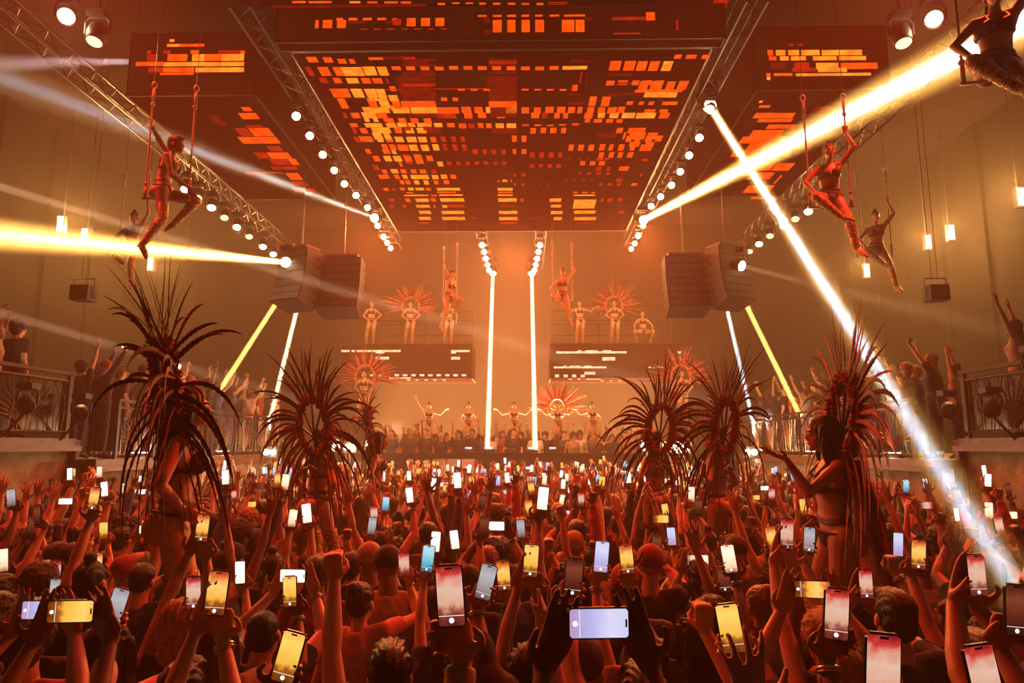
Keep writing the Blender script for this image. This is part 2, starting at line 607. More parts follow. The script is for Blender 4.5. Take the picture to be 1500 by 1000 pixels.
    def boots(s, name, top=.62, vox=.007):
        """thigh-high laced boots with stiletto heels"""
        mb = MB()
        for k, (kn, an, toe) in s.legT.items():
            hp = s.hip(k)
            d1 = (hp - kn).normalized()
            n = 5
            pts = [hp.lerp(kn, top), kn]
            mb.path([hp.lerp(kn, top), hp.lerp(kn, .8), kn], [.079, .072, .064], 16)
            mb.ell(kn, (.064,) * 3)
            mb.path([kn, kn.lerp(an, .28), kn.lerp(an, .62), an], [.062, .066, .052, .044], 16)
            ft = (toe - an)
            sh = (kn - an).normalized()
            heel = an - ft.normalized() * .03 - sh * .04
            mb.path([heel, an.lerp(toe, .25) - sh * .02, an.lerp(toe, .8), toe + ft.normalized() * .07], [.036, .044, .040, .020], 12)
            mb.ell(an, (.046,) * 3)
            sole = (toe - heel).normalized()
            mb.path([heel, heel - sh * .02, heel - sh * .055 - sole * .02, heel - sh * .11 - sole * .025], [.028, .02, .010, .007], 8)
            for j in range(16):
                t = j / 15
                c = kn.lerp(an, t * .95)
                rr = np.interp(t, [0, .28, .62, 1], [.064, .068, .054, .046])
                mb.torus(c, rr, .0045, frame((kn - an).normalized().orthogonal(), (kn - an)) @ Matrix.Rotation(rad(90), 3, 'Z') if False else rotto(kn - an), 18, 6)
        return remesh(mb, name, vox * .8, 1, .4, decim=.45)


def rotto(d):
    """matrix turning the torus axis (y) to d"""
    return V((0, 1, 0)).rotation_difference(d.normalized()).to_matrix()


# hair in head space: origin at fig.head, x right, y forward, z up
def strands(amp=.004, fx=230, fz=9):
    def f(co):
        a = np.arctan2(co[:, 0], co[:, 1] + .2)
        return amp * np.sin(a * 60 + np.sin(co[:, 2] * fz) * 2) + amp * .8 * np.sin(co[:, 0] * fx + co[:, 2] * 25)
    return f


def hair_mesh(style):
    mb = MB()
    vox = .006
    if style == 'short':
        mb.ell((0, -.022, .058), (.083, .097, .088), None, 20, 12)
        mb.ell((0, -.052, .010), (.076, .064, .085))
        mb.ell((0, .035, .108), (.062, .055, .034))
        d = strands(.003)
    elif style == 'crop':
        mb.ell((0, -.020, .054), (.079, .096, .085), None, 20, 12)
        mb.ell((0, -.046, .015), (.073, .062, .075))
        d = strands(.0012)
    elif style == 'long':
        mb.ell((0, -.020, .055), (.087, .100, .090), None, 20, 12)
        mb.loft([(V((0, -.03, .06)), V((.088, 0, 0)), V((0, .075, 0))), (V((0, -.045, -.02)), V((.095, 0, 0)), V((0, .06, 0))), (V((0, -.065, -.14)), V((.105, 0, 0)), V((0, .05, 0))),
                 (V((0, -.10, -.26)), V((.115, 0, 0)), V((0, .045, 0))), (V((.01, -.12, -.38)), V((.09, 0, 0)), V((0, .035, 0))), (V((.01, -.125, -.45)), V((.05, 0, 0)), V((0, .02, 0)))], 24)
        for k in (-1, 1):
            mb.path([(k * .07, .02, .08), (k * .088, .02, 0), (k * .095, -.0, -.12), (k * .10, -.03, -.25)], [.025, .026, .028, .014], 10)
        d = strands(.005, 200, 14)
    elif style == 'bun':
        mb.ell((0, -.020, .054), (.081, .098, .086), None, 20, 12)
        mb.ell((0, -.046, .010), (.073, .058, .07))
        mb.ell((0, -.085, .115), (.045, .045, .042))
        d = strands(.003)
    elif style == 'topbun':
        mb.ell((0, -.022, .054), (.079, .096, .086), None, 20, 12)
        mb.ell((0, -.046, .010), (.070, .056, .065))
        mb.ell((0, -.02, .155), (.036, .036, .034))
        d = strands(.002)
    elif style == 'ponytail':
        mb.ell((0, -.020, .054), (.081, .098, .086), None, 20, 12)
        mb.ell((0, -.046, .010), (.073, .058, .07))
        mb.path([(0, -.10, .08), (0, -.15, .07), (0, -.17, 0), (.01, -.165, -.12), (.02, -.155, -.24), (.02, -.15, -.30)], [.022, .034, .040, .038, .026, .008], 12)
        d = strands(.004)
    elif style == 'curly':
        mb.ell((0, -.022, .065), (.108, .112, .105), None, 20, 12)
        mb.ell((0, -.05, -.01), (.098, .075, .09))
        r2 = random.Random(5)
        for i in range(150):
            a, b = r2.uniform(0, 2 * PI), math.acos(r2.uniform(-.75, 1))
            v = V((math.sin(b) * math.cos(a) * .105, math.sin(b) * math.sin(a) * .108 - .022, math.cos(b) * .102 + .06))
            if v.y > .07 and v.z < .08: continue
            mb.ell(v, (.016, .016, .016), None, 8, 6)
        d = lambda co: .002 * np.sin(co[:, 0] * 300) * np.sin(co[:, 2] * 320)
    elif style == 'cap':
        mb.ell((0, -.012, .062), (.088, .104, .086), None, 22, 12)
        mb.loft([(V((0, .03, .045)), V((.075, 0, 0)), V((0, 0, .012))), (V((0, .10, .045)), V((.074, 0, 0)), V((0, 0, .008))), (V((0, .145, .036)), V((.062, 0, 0)), V((0, 0, .006))), (V((0, .165, .030)), V((.03, 0, 0)), V((0, 0, .005)))], 16)
        mb.ell((0, -.012, .148), (.012, .012, .006))
        d = None
    return remesh(mb, 'hair_' + style, vox, 2, .4, disp=d)


HAIR = {}


def hair_on(fig, style, parent, m, name=None, scale=1.0):
    if style not in HAIR: HAIR[style] = hair_mesh(style)
    o = link(name or ('cap' if style == 'cap' else 'hair'), HAIR[style], parent, None)
    rt = fig.face.cross(fig.up).normalized()
    Mx = Matrix((rt, fig.face.normalized(), fig.up.normalized())).transposed().to_4x4()
    o.matrix_local = Matrix.Translation(fig.head) @ Mx @ Matrix.Scale(scale, 4)
    paint(o, 'cloth' if style == 'cap' else 'hair', m)
    return o
# ------------------------------------------------------------------ the hall
M['wall'] = mat('wall_paint', (.009, .006, .004), .8, noise_s=2.5, noise_amt=.3, stretch=(1, 1, .15))
M['ceiling'] = mat('ceiling_paint', (.012, .007, .006), .9, noise_s=1.5)
M['floor'] = mat('floor_concrete', (.08, .05, .04), .6, noise_s=3)
M['stone'] = mat('rough_stone', (.34, .22, .13), .75, noise_s=5, noise_amt=.35, bump=.8, bump_s=14)
M['wood'] = mat('panelled_wood', (.16, .07, .035), .5, noise_s=6, noise_amt=.4, stretch=(1, 1, 6))
M['rail'] = mat('bronze_rail', (.035, .02, .015), .5, .3)
M['ledframe'] = mat('led_frame', (.05, .035, .03), .4, .6)


def struct(name, mb, m):
    return tag(mb.build(name, m), kind='structure')


HX, HZ, YB = 14.0, 11.8, 29.0
FL = -.30
for k_ in ('wall', 'ceiling'): M[k_].node_tree.nodes['Principled BSDF'].inputs['Specular IOR Level'].default_value = .05
mb = MB(); mb.box2((-HX, -3, FL - .2), (HX, YB, FL)); struct('floor', mb, M['floor'])
mb = MB(); mb.box2((-HX, -3, HZ), (HX, YB, HZ + .2)); struct('ceiling', mb, M['ceiling'])
for nm, s in (('wall_left', -1), ('wall_right', 1)):
    mb = MB()
    mb.box2((s * HX, -3, FL), (s * (HX + .2), YB, HZ))
    for i in range(15):     # shallow pilasters
        y = -1.5 + i * 2.1
        mb.box2((s * (HX - .12), y, FL), (s * (HX + .01), y + .35, HZ))
    struct(nm, mb, M['wall'])
mb = MB(); mb.box2((-HX, YB, FL), (HX, YB + .2, HZ)); struct('wall_back', mb, M['wall'])
mb = MB(); mb.box2((-HX, -3.2, FL), (HX, -3, HZ)); struct('wall_front', mb, M['wall'])

# ------------------------------------------------------------------ LED screens
def ledmat():
    m = bpy.data.materials.new('led_picture')
    m.use_nodes = True
    nt = m.node_tree
    nt.nodes.clear()
    o = nt.nodes.new('ShaderNodeOutputMaterial')
    e = nt.nodes.new('ShaderNodeEmission')
    a = nt.nodes.new('ShaderNodeVertexColor')
    a.layer_name = 'led'
    tc = nt.nodes.new('ShaderNodeTexCoord')
    n = nt.nodes.new('ShaderNodeTexNoise')
    n.inputs['Scale'].default_value = 5
    mr = nt.nodes.new('ShaderNodeMapRange')
    mr.inputs['From Min'].default_value = .3
    mr.inputs['From Max'].default_value = .7
    mr.inputs['To Min'].default_value = .6
    mr.inputs['To Max'].default_value = 1.25
    nt.links.new(tc.outputs['Object'], n.inputs['Vector'])
    nt.links.new(n.outputs['Fac'], mr.inputs['Value'])
    nt.links.new(a.outputs[0], e.inputs[0])
    nt.links.new(mr.outputs[0], e.inputs[1])
    nt.links.new(e.outputs[0], o.inputs[0])
    m.cycles.emission_sampling = 'NONE'
    return m


LED = ledmat()
COL = {'O': (1.35, .095, .003), 'Y': (1.7, .33, .02), 'R': (.5, .012, .002), 'D': (.16, .003, .001), 'B': (.05, .0015, .0005), 'W': (1.7, .9, .45), 'P': (1.3, .32, .10)}


def picture(name, parent, quads, loc):
    """quads: (4 world corners, colour key) -> one flat picture mesh on the screen's face"""
    vs, fs, cs = [], [], []
    for q, c in quads:
        n = len(vs)
        vs += [tuple(p - loc) for p in q]
        fs.append((n, n + 1, n + 2, n + 3))
        cs += [COL[c]] * 4
    me = bpy.data.meshes.new(name)
    me.from_pydata(vs, [], fs)
    at = me.color_attributes.new('led', 'FLOAT_COLOR', 'CORNER')
    at.data.foreach_set('color', [k for c in cs for k in (*c, 1)])
    return link(name, me, parent, LED, False)


def cells_to_quads(cells, to, lift, axis):
    """cells in photo positions; `to` maps a position on the screen's plane; the quad keeps to the plane's own axes"""
    out = []
    for i, (x0, x1, y0, y1, c) in enumerate(cells):
        xm, ym = (x0 + x1) / 2, (y0 + y1) / 2
        A, B = to(x0, ym), to(x1, ym)
        T, Bt = to(xm, y0), to(xm, y1)
        off = lift * (1 + (i % 7) * .15)
        if axis == 'z': q = [V((A.x, T.y, A.z - off)), V((B.x, T.y, A.z - off)), V((B.x, Bt.y, A.z - off)), V((A.x, Bt.y, A.z - off))]
        else: q = [V((A.x, A.y - off, T.z)), V((B.x, A.y - off, T.z)), V((B.x, A.y - off, Bt.z)), V((A.x, A.y - off, Bt.z))]
        out.append((q, c))
    return out


def screen(label, lo, hi, faces, group=None, lines=8, name='led_screen'):
    """box screen; faces: list of (cells, to, axis)"""
    lo, hi = V(lo), V(hi)
    c = (lo + hi) / 2
    e = empty(name, c)
    tag(e, label, 'screen', group)
    mb = MB(); mb.box((0, 0, 0), hi - lo); mb.build('cabinet', M['ledblack'], e)
    mb = MB()
    t = .03
    x0, y0, z0 = lo - c
    x1, y1, z1 = hi - c
    for (a, b) in (((x0, y0, z0), (x1, y0, z0)), ((x0, y1, z0), (x1, y1, z0)), ((x0, y0, z0), (x0, y1, z0)), ((x1, y0, z0), (x1, y1, z0)),
                   ((x0, y0, z1), (x1, y0, z1)), ((x0, y0, z0), (x0, y0, z1)), ((x1, y0, z0), (x1, y0, z1))):
        a, b = V(a), V(b)
        mb.box((a + b) / 2, [max(t, abs(k) + t) for k in (b - a)])
    mb.build('edge_frame', M['ledframe'], e)
    for cells, to, axis in faces:
        picture('lit_pattern', e, cells_to_quads(cells, to, .012, axis), c)
    return e


M['ledblack'] = mat('led_black', (.0025, .001, .001), 1.0, emit=(1, .02, .004), es=.03)
M['ledblack'].node_tree.nodes['Principled BSDF'].inputs['Specular IOR Level'].default_value = .0

ZS = 8.7
toC = lambda x, y: PZ(x, y, ZS)
cells = []


def run(y, h, spec, c='O', skew=0):
    """spec: 'x0-x1' intervals separated by blanks, optional colour letter behind"""
    for t in spec.split():
        k = c
        if t[-1] in COL: k, t = t[-1], t[:-1]
        a, b = t.split('-')
        cells.append((float(a), float(b), y - h / 2, y + h / 2, k))


def rep(y, h, x0, x1, pitch, w, c='O'):
    x = x0
    while x + w <= x1 + 1:
        cells.append((x, x + w, y - h / 2, y + h / 2, c))
        x += pitch


for y in (87, 94, 105, 114, 121, 131, 138, 147, 152): run(y, 4, '588-638D 716-757D')
run(90, 5, '716-757R'); run(107, 5, '588-638D'); run(123, 4, '588-638R 716-757R'); run(137, 6, '588-638R 716-757O'); run(140, 60, '588-638D 716-757D')
run(151, 9, '588-638O 716-757O'); run(121, 4, '890-931D'); run(137, 3, '832-852D 890-940D'); run(150, 4, '832-854D'); run(108, 4, '890-928D')
run(88, 4, '836-864D'); run(84, 4, '540-561 561-590D 591-608R'); run(90, 4, '590-625D')
run(86, 8, '450-465 474-487'); run(88, 7, '495-507 512-520'); run(82, 6, '988-998 1005-1020 1028-1038')
rep(98.5, 5.5, 574, 850, 21, 13); run(98, 5, '824-860Y')
run(103, 13, '450-458R 468-483 490-505 502-532Y 533-551Y 554-568Y')
run(95, 14, '893-909 914-930 933-947 951-965 970-984Y')
run(117, 8, '469-480R 489-500 508-525Y 530-543 546-560 566-569R')
run(120, 7, '888-900 905-919 926-936 940-954 958-972'); run(124, 13, '936-949 953-970 976-988 993-1007')
run(113, 16, '849-852R 859-861D')
run(135, 13, '486-512 516-532Y 536-552Y 553-565Y'); run(129, 7, '571-580 590-600 608-618')
run(129.5, 1.6, '480-720R'); rep(130, 2.4, 671, 832, 18.6, 10); run(127, 9, '838-846')
run(137, 9, '944-958Y 958-992Y'); run(132, 4, '930-1000')
run(150, 15, '497-508 540-552 556-570Y 575-586 592-604Y 612-622Y 628-638Y'); run(144, 5, '646-655 663-671')
run(147, 14, '863-873 881-893'); run(150, 5, '918-927 936-943 950-958 970-992')
run(142, 9, '540-552Y 556-566Y 570-583Y'); run(157, 8, '571-585 600-612 620-632')
run(160, 9, '532-570Y 575-600Y 602-640Y 640-672 676-690 695-707 712-725Y 727-738Y 741-757Y 764-775 782-792 799-811 816-828 832-842 846-853 860-870 876-886 890-903 905-915')
run(168, 8, '503-508R 515-527 535-550Y 552-562 640-668R 680-692 700-712 728-740 778-790 794-802R 812-820 825-832 856-868 876-886Y 893-906Y 911-930Y 932-960Y 966-980')
run(161, 5, '944-960 966-978'); run(176, 5, '857-864 870-882 888-898 903-912'); run(170, 14, '532-539Y 545-552Y 560-568')
run(176, 8, '567-577 584-595 602-613 621-632'); run(182, 6, '513-524 535-560Y 566-580Y 582-596Y 598-608Y 611-632Y 636-648Y 655-666')
run(183, 7, '672-683 686-695R 700-708 712-720 726-738Y 742-756Y'); rep(182, 2.2, 765, 832, 18, 10); run(181, 3, '838-848')
run(187, 6, '580-588 592-602R 620-634R'); run(190, 8, '517-522R 528-538 545-572Y 578-588 594-606Y 611-624Y 624-646D 720-758D 777-785 792-800 806-815 822-829 903-912 920-945')
run(198, 10, '547-560Y 563-572Y 913-916 922-932 928-945 948-962'); run(195, 3, '875-903D')
run(198, 4, '875-903D'); run(203, 8, '520-526R 527-546 552-561Y 565-575 579-591Y 596-610Y 613-625Y 631-639 646-653R 661-668R 675-681R'); run(202, 9, '750-757 764-771 917-925 930-938 946-956 961-970')
run(210, 7, '922-937 945-958'); run(215, 9, '583-598 600-612Y 617-628Y 634-643Y 649-655R 663-670R 677-684R 833-840 847-855 862-870 878-886 892-898 906-914 923-930 938-955')
run(214, 8, '560-568 571-580'); run(221, 7, '536-543 561-571 574-580Y 692-700R 707-713R 720-727R 734-741R 751-756 764-771'); run(226, 8, '776-783R 790-797R 804-811R 818-823R 877-884 892-899 905-912 919-927')
run(231, 8, '547-556 563-573Y 577-588Y 593-603 608-618 625-634'); run(232, 14, '592-602R 608-619'); rep(238, 5, 655, 742, 13.4, 6.5, 'R'); run(239, 7, '641-649Y 585-589')
rep(242, 5, 776, 824, 13, 6.5, 'R'); run(232, 3, '831-837D 845-851D 858-864D 873-884R 886-892R'); run(238, 6, '850-857 864-872 877-886'); run(233, 4, '940-949R')
run(244, 8, '547-555R'); run(250, 6, '560-567 573-583Y 587-595 602-610 615-624 632-639R'); run(246, 6, '873-881R 889-893R 907-921')
run(258, 6, '555-570 578-585 590-597Y 602-617Y 617-628Y 633-642Y 646-655Y 660-668'); run(253, 3, '848-852R 860-866R 873-880R 887-894R')
run(255, 5, '752-756R 764-770R 938-941R'); run(266, 6, '586-592 594-601 607-614Y 621-628Y 636-642 650-658'); run(263, 5, '826-832D 838-844D 851-857D 864-870D 903-911R')
run(264, 3, '729-731 736-743Y 748-750'); run(269, 4, '752-756R 764-769R 777-780D 788-792D 799-804D 812-815D 878-882R 890-897R 904-909R 925-933')
run(276, 4, '562-569 574-579R 586-593 598-606Y 609-621Y 624-631 640-674Y 729-751Y'); run(281, 2, '595-605 640-668 730-751 840-846 853-861 866-872'); run(285, 2, '592-628Y 632-640 643-678Y 729-751Y 840-872Y 806-820D')
run(292, 5, '570-578R 594-601 609-628Y 631-638 645-680Y 730-757Y 762-768R 805-822Y 880-884R 890-897R 905-911R'); run(298, 13, '840-872Y')
run(301, 4, '572-577R 590-595R 610-630Y 635-638 648-655Y 656-680R 731-757D 807-822Y'); run(310, 4.5, '614-631Y 647-680Y 731-758Y 807-824Y 841-872Y 906-914R'); run(319, 4.5, '614-631Y 648-681Y 731-758Y 811-823Y 841-873Y')
run(326, 3, '614-628R 732-757R 808-822D 842-872D'); run(318, 3, '690-700D 705-712D 775-780D 788-793D')
main = cells
xl, xr = -3.48, 3.52
yn, yf = toC(740, 73).y, toC(760, 338).y
SCR = screen('huge red and orange LED ceiling screen of glowing blocks over the dance floor', (xl, yn, ZS), (xr, yf, ZS + .3), [(main, toC, 'z')])

# fascia above the near edge, and the nearer, higher ceiling screen
zt = P(740, 20, yn - .05).z
toF = lambda x, y: P(x, y, yn - .30)
cells = []
run(36, 12, '462-467 473-487 494-507 '); run(29, 3.5, '493-503 511-524 532-545 553-566 575-582'); run(33, 4, '508-535D 564-575D'); run(33, 9, '576-588R')
run(33.5, 12, '596-609 617-630 638-651'); run(43.5, 2, '529-539R 548-559R 567-579R 588-598R 607-618R 627-636R 646-655R')
run(24, 3, '700-713 722-735 743-756 764-775 784-795 805-819 826-857'); run(39, 18, '722-735 743-755 764-776 784-797 823-841 843-856'); run(31, 7, '709-718D'); run(47, 4, '709-718D')
run(28, 5, '857-867D 896-945R'); run(50, 2.5, '898-938R'); run(25, 12, '946-959'); run(38, 14, '990-993R')
fas = cells
xl2, xr2 = P(404, 40, yn - .3).x, P(1062, 40, yn - .3).x
screen('long narrow vertical LED strip above the near edge of the big ceiling screen', (xl2, yn - .28, ZS + .0), (xr2, yn - .03, zt), [(fas, toF, 'y')])
toU = lambda x, y: PZ(x, y, zt)
cells = []
run(2, 3, '428-448 452-486 512-528Y 538-553 563-583 587-602'); run(4, 3, '641-652 662-673 682-693 702-712 722-733 744-755 764-775 786-796 803-831'); run(7, 14, '960-1066D'); run(10, 9, '400-625D')
run(1, 8, '1045-1066R')
screen('upper red LED ceiling panel at the very top edge above the narrow strip', (P(370, 20, yn).x, yn - 3.2, zt), (P(1085, 20, yn).x, yn - .32, zt + .25), [(cells, toU, 'z')])

# the two side boxes
Y0, Y1 = 11.85, 17.3
for s in (-1, 1):
    cells = []
    if s < 0:
        run(60, 4, '249-256Y'); run(67, 4, '245-263Y 263-300'); run(77, 5, '216-222R 240-250R 280-292 320-352R 352-359'); run(85, 10, '216-232R 246-275 282-300Y 300-325 325-358Y')
        run(94.5, 6, '200-240 240-300Y 300-358Y'); run(103, 7, '218-240R 240-285 287-330Y 330-358Y'); run(109, 3, '235-285')
    else:
        run(66, 3, '1155-1162R 1168-1176R'); run(78, 8, '1124-1132 1136-1150Y 1154-1170Y 1173-1200Y 1203-1262Y'); run(86, 6, '1126-1137 1142-1155Y 1158-1180Y 1190-1225Y 1228-1268Y')
        run(97, 9, '1128-1150D 1163-1185R 1195-1228Y 1230-1285'); run(103, 6, '1160-1195R 1197-1240Y'); run(110, 4, '1122-1128 1133-1160 1165-1275Y'); run(115, 5, '1123-1128Y')
    front = cells
    cells = []
    if s < 0:
        run(159, 6, '355-368'); run(169, 9, '352-378'); run(184, 3, '360-385R'); run(192, 12, '348-366R 368-398'); run(204, 10, '352-408'); run(216, 8, '393-412R'); run(227, 9, '375-392R 394-425')
        run(236, 9, '397-424R 425-436'); run(245, 5, '398-436R'); run(252, 3, '360-415R'); run(257, 10, '422-440'); run(268, 7, '428-450R'); run(278, 6, '430-462R'); run(175, 16, '312-325D')
    else:
        run(148, 3, '1112-1117Y'); run(155, 4, '1112-1128'); run(168, 8, '1105-1130R 1130-1163'); run(175, 5, '1110-1160R'); run(184, 6, '1124-1165'); run(194, 10, '1100-1145R'); run(204, 10, '1085-1150R 1150-1170R')
        run(214, 10, '1095-1162R'); run(224, 9, '1072-1110R 1112-1160R'); run(243, 11, '1105-1132R 1134-1160R'); run(257, 10, '1096-1131'); run(262, 12, '1138-1141R'); run(276, 11, '1092-1130'); run(289, 3, '1100-1120R')
        run(160, 12, '1190-1215D')
    under = cells
    x0, x1 = (-7.05, -4.62) if s < 0 else (4.72, 7.15)
    if s > 0: under = [(a, b, c, d, 'O' if k == 'R' else k) for a, b, c, d, k in under]
    screen('box-shaped LED screen hanging on the %s with orange streaks on front and underside' % ('left' if s < 0 else 'right'), (x0, Y0, ZS), (x1, Y1, 9.95),
           [(front, lambda x, y: P(x, y, Y0), 'y'), (under, toC, 'z')])

# LED fronts of the two dance platforms over the stage
YD = 25.0
tD = lambda x, y: P(x, y, YD)
WK = 'W'
for s in (-1, 1):
    cells = []
    if s < 0:
        run(514, 3, '500-512W 515-520W 522-587W 661-688W'); run(516, 3, '550-563W 661-668W'); run(524.5, 4, '550-570W 661-674W')
        rep(549.5, 3, 530, 560, 12, 5, 'W'); rep(549.5, 3, 578, 682, 12.3, 6.5, 'W'); run(553.5, 1.5, '570-602W'); rep(556.5, 1.5, 596, 664, 13, 5, 'W')
        a, b = P(500, 500, YD).x, P(692, 500, YD).x
    else:
        run(516, 3, '815-918W'); run(515, 4, '846-852W 857-876W 882-895W'); run(525.5, 5, '882-901W'); run(538, 2.5, '811-888W'); run(537, 3, '825-830W 835-850W 856-866W'); run(546.5, 4, '856-872W')
        rep(550.5, 4, 813, 860, 12.5, 6, 'W'); run(555, 2, '858-880W 833-838W 846-850W'); rep(557.5, 1.3, 880, 920, 13, 4, 'W'); run(516, 3, '992-998W'); run(526, 3, '993-998W'); rep(538, 2, 950, 975, 6, 3.5, 'W')
        a, b = P(806, 500, YD).x, P(1000, 500, YD).x
    zb, ztp = P(750, 554, YD).z, P(750, 503, YD).z
    screen('dim LED front of the dancers platform on the %s of the stage with cream dashes' % ('left' if s < 0 else 'right'), (a, YD, zb), (b, YD + 1.7, ztp), [(cells, tD, 'y')], name='platform_screen')
    if s < 0: PLX = [(a, b)]
    else: PLX.append((a, b))
    PLZ = ztp
    e = empty('guard_rail', ((a + b) / 2, YD + 1.55, ztp)); tag(e, 'steel frame rail behind the dancers on the %s stage platform' % ('left' if s < 0 else 'right'), 'railing')
    w = (b - a) / 2 - .1
    for k in range(6):
        mb = MB(); x = -w + 2 * w * k / 5; mb.tube((x, 0, 0), (x, 0, 1.55), .025); mb.build('post', M['rail'], e)
    for z in (.1, .55, 1.0, 1.15, 1.52):
        mb = MB(); mb.tube((-w, 0, z), (w, 0, z), .02); mb.build('rail', M['rail'], e)

# stage
mb = MB(); mb.box2((-7.5, 18.8, FL), (7.5, 27.2, .93)); mb.box2((-7.52, 18.78, .86), (7.52, 18.8, .93)); struct('trim_stage', mb, M['black_metal'])
mb = MB(); mb.box2((-5.6, 24.8, .93), (5.6, 26.6, 2.05)); o = mb.build('riser', M['black_metal']); tag(o, 'long dark riser carrying the costumed dancers behind the stage crowd', 'riser')
e = empty('dj_booth', (-.35, 20.3, .93)); tag(e, 'long low dark DJ desk across the stage under the two vertical beams', 'desk')
mb = MB(); mb.box2((-4.2, -.35, 0), (4.4, .35, 1.02)); mb.build('cabinet', M['black_metal'], e)
mb = MB(); mb.box2((-4.3, -.42, 1.02), (4.5, .42, 1.07)); mb.build('worktop', M['glossy_black'], e)
for k in range(3):
    mb = MB(); mb.box2((-1.9 + k * .42, -.37, .35), (-1.52 + k * .42, -.352, .9)); mb.build('front_panel', mat('pale_panel', (.5, .38, .3), .5), e)
for k in range(5):
    x = -1.25 + k * .62
    d = empty('media_player' if k != 2 else 'mixer', (x, 20.25, 2.0)); tag(d, ['silver edged deck at the left end of the DJ desk', 'second deck from the left on the DJ desk', 'mixing console in the middle of the DJ desk', 'deck just right of the mixing console', 'deck at the right end of the DJ desk'][k], 'dj player' if k != 2 else 'mixer')
    mb = MB(); mb.box((0, 0, .05), (.36, .42, .1)); mb.build('body', M['black_metal'], d)
    if k != 2:
        mb = MB(); mb.tube((0, -.05, .1), (0, -.05, .125), .12, n=24); mb.build('jog_wheel', M['bright_steel'], d)
        mb = MB(); mb.box((0, .15, .13), (.2, .02, .08)); mb.build('display', emitmat('deck_display', (.6, .8, 1), 1.2), d)
    else:
        for j in range(6):
            mb = MB(); mb.tube((-.14 + j * .056, .1, .1), (-.14 + j * .056, .1, .125), .014, n=10); mb.build('knob', M['bright_steel'], d)

# ------------------------------------------------------------------ trusses
def truss(name, p0, p1, label, w=.32, group=None):
    p0, p1 = V(p0), V(p1)
    d = p1 - p0
    L = d.length
    e = empty(name, p0)
    e.rotation_euler = d.to_track_quat('Y', 'Z').to_euler()
    tag(e, label, 'truss', group)
    mb = MB()
    h = w / 2
    for x in (-h, h):
        for z in (-h, h): mb.tube((x, 0, z), (x, L, z), .022, n=6)
    mb.build('chord_tube', M['steel'], e)
    mb = MB()
    n = int(L / w)
    for i in range(n):
        a, b = L * i / n, L * (i + 1) / n
        s = 1 if i % 2 else -1
        for (q, r) in (((-h * s, a, -h), (h * s, b, -h)), ((-h * s, a, h), (h * s, b, h)), ((-h, a, -h * s), (-h, b, h * s)), ((h, a, -h * s), (h, b, h * s))): mb.tube(q, r, .011, n=5)
    mb.build('lacing', M['steel'], e)
    return e


for s in (-1, 1):
    nm = 'left' if s < 0 else 'right'
    truss('truss', (s * 3.95, 9.5, 9.02), (s * 3.95, 22.5, 9.02), 'lamp truss running along the %s edge of the big ceiling screen' % nm)
    truss('truss', (s * 7.8, 4, 9.02), (s * 7.8, 23.5, 9.02), 'long outer lamp truss high on the %s side of the hall' % nm)
    truss('truss', (s * .95, 20.6, 9.02), (s * .95, 25.2, 9.02), 'short lamp truss above the %s vertical beam' % nm)
    truss('truss', (s * 4.3, 4.5, 10.4), (s * 6.6, 10.8, 10.4), 'slanting ceiling truss at the top %s' % nm, .4)

# ------------------------------------------------------------------ lamps
LENS = emitmat('lens_white_hot', (1, .80, .42), 40)
LENSDIM = emitmat('lens_dim', (1, .6, .25), 3)


def moving_head(p, aim, label, group, on=True, size=.30, lens=None):
    """yoke-mounted spotlight hanging from p (its lens about .35 below)"""
    p = V(p)
    e = empty('spotlight', p)
    tag(e, label, 'spotlight', group)
    k = size / .30
    mb = MB(); mb.box((0, 0, .30 * k), (.26 * k, .20 * k, .10 * k)); mb.tube((0, 0, .35 * k), (0, 0, .46 * k), .02, n=6); mb.build('base', M['black_metal'], e)
    mb = MB()
    mb.path([(-.17 * k, 0, 0), (-.175 * k, 0, .18 * k), (-.12 * k, 0, .25 * k), (.12 * k, 0, .25 * k), (.175 * k, 0, .18 * k), (.17 * k, 0, 0)], .022 * k, 6); mb.build('yoke', M['black_metal'], e)
    d = (V(aim) - p).normalized()
    q = d.to_track_quat('Y', 'Z').to_matrix()
    mb = MB()
    pts = [(-.16, .07), (-.13, .12), (0, .135), (.10, .125), (.15, .12)]
    mb.path([q @ V((0, y * k, 0)) for y, r in pts], [r * k for y, r in pts], 20)
    mb.torus(q @ V((0, .15 * k, 0)), .115 * k, .012 * k, q, 20, 6)
    h = mb.build('head', M['black_metal'], e, True)
    mb = MB(); mb.path([q @ V((0, .152 * k, 0)), q @ V((0, .168 * k, 0))], [.105 * k, .09 * k], 20); mb.build('lens', lens or (LENS if on else LENSDIM), h, True)
    return e, p + d * (.18 * k)


def light(kind, loc, E, col, **kw):
    l = bpy.data.lights.new(kind.lower() + '_light', kind)
    l.energy = E
    l.color = col
    for k, v in kw.items():
        if k != 'aim': setattr(l, k, v)
    o = bpy.data.objects.new(kind.lower() + '_light', l)
    C.objects.link(o)
    o.location = loc
    if 'aim' in kw: o.rotation_euler = (V(kw['aim']) - V(loc)).to_track_quat('-Z', 'Y').to_euler()
    return o


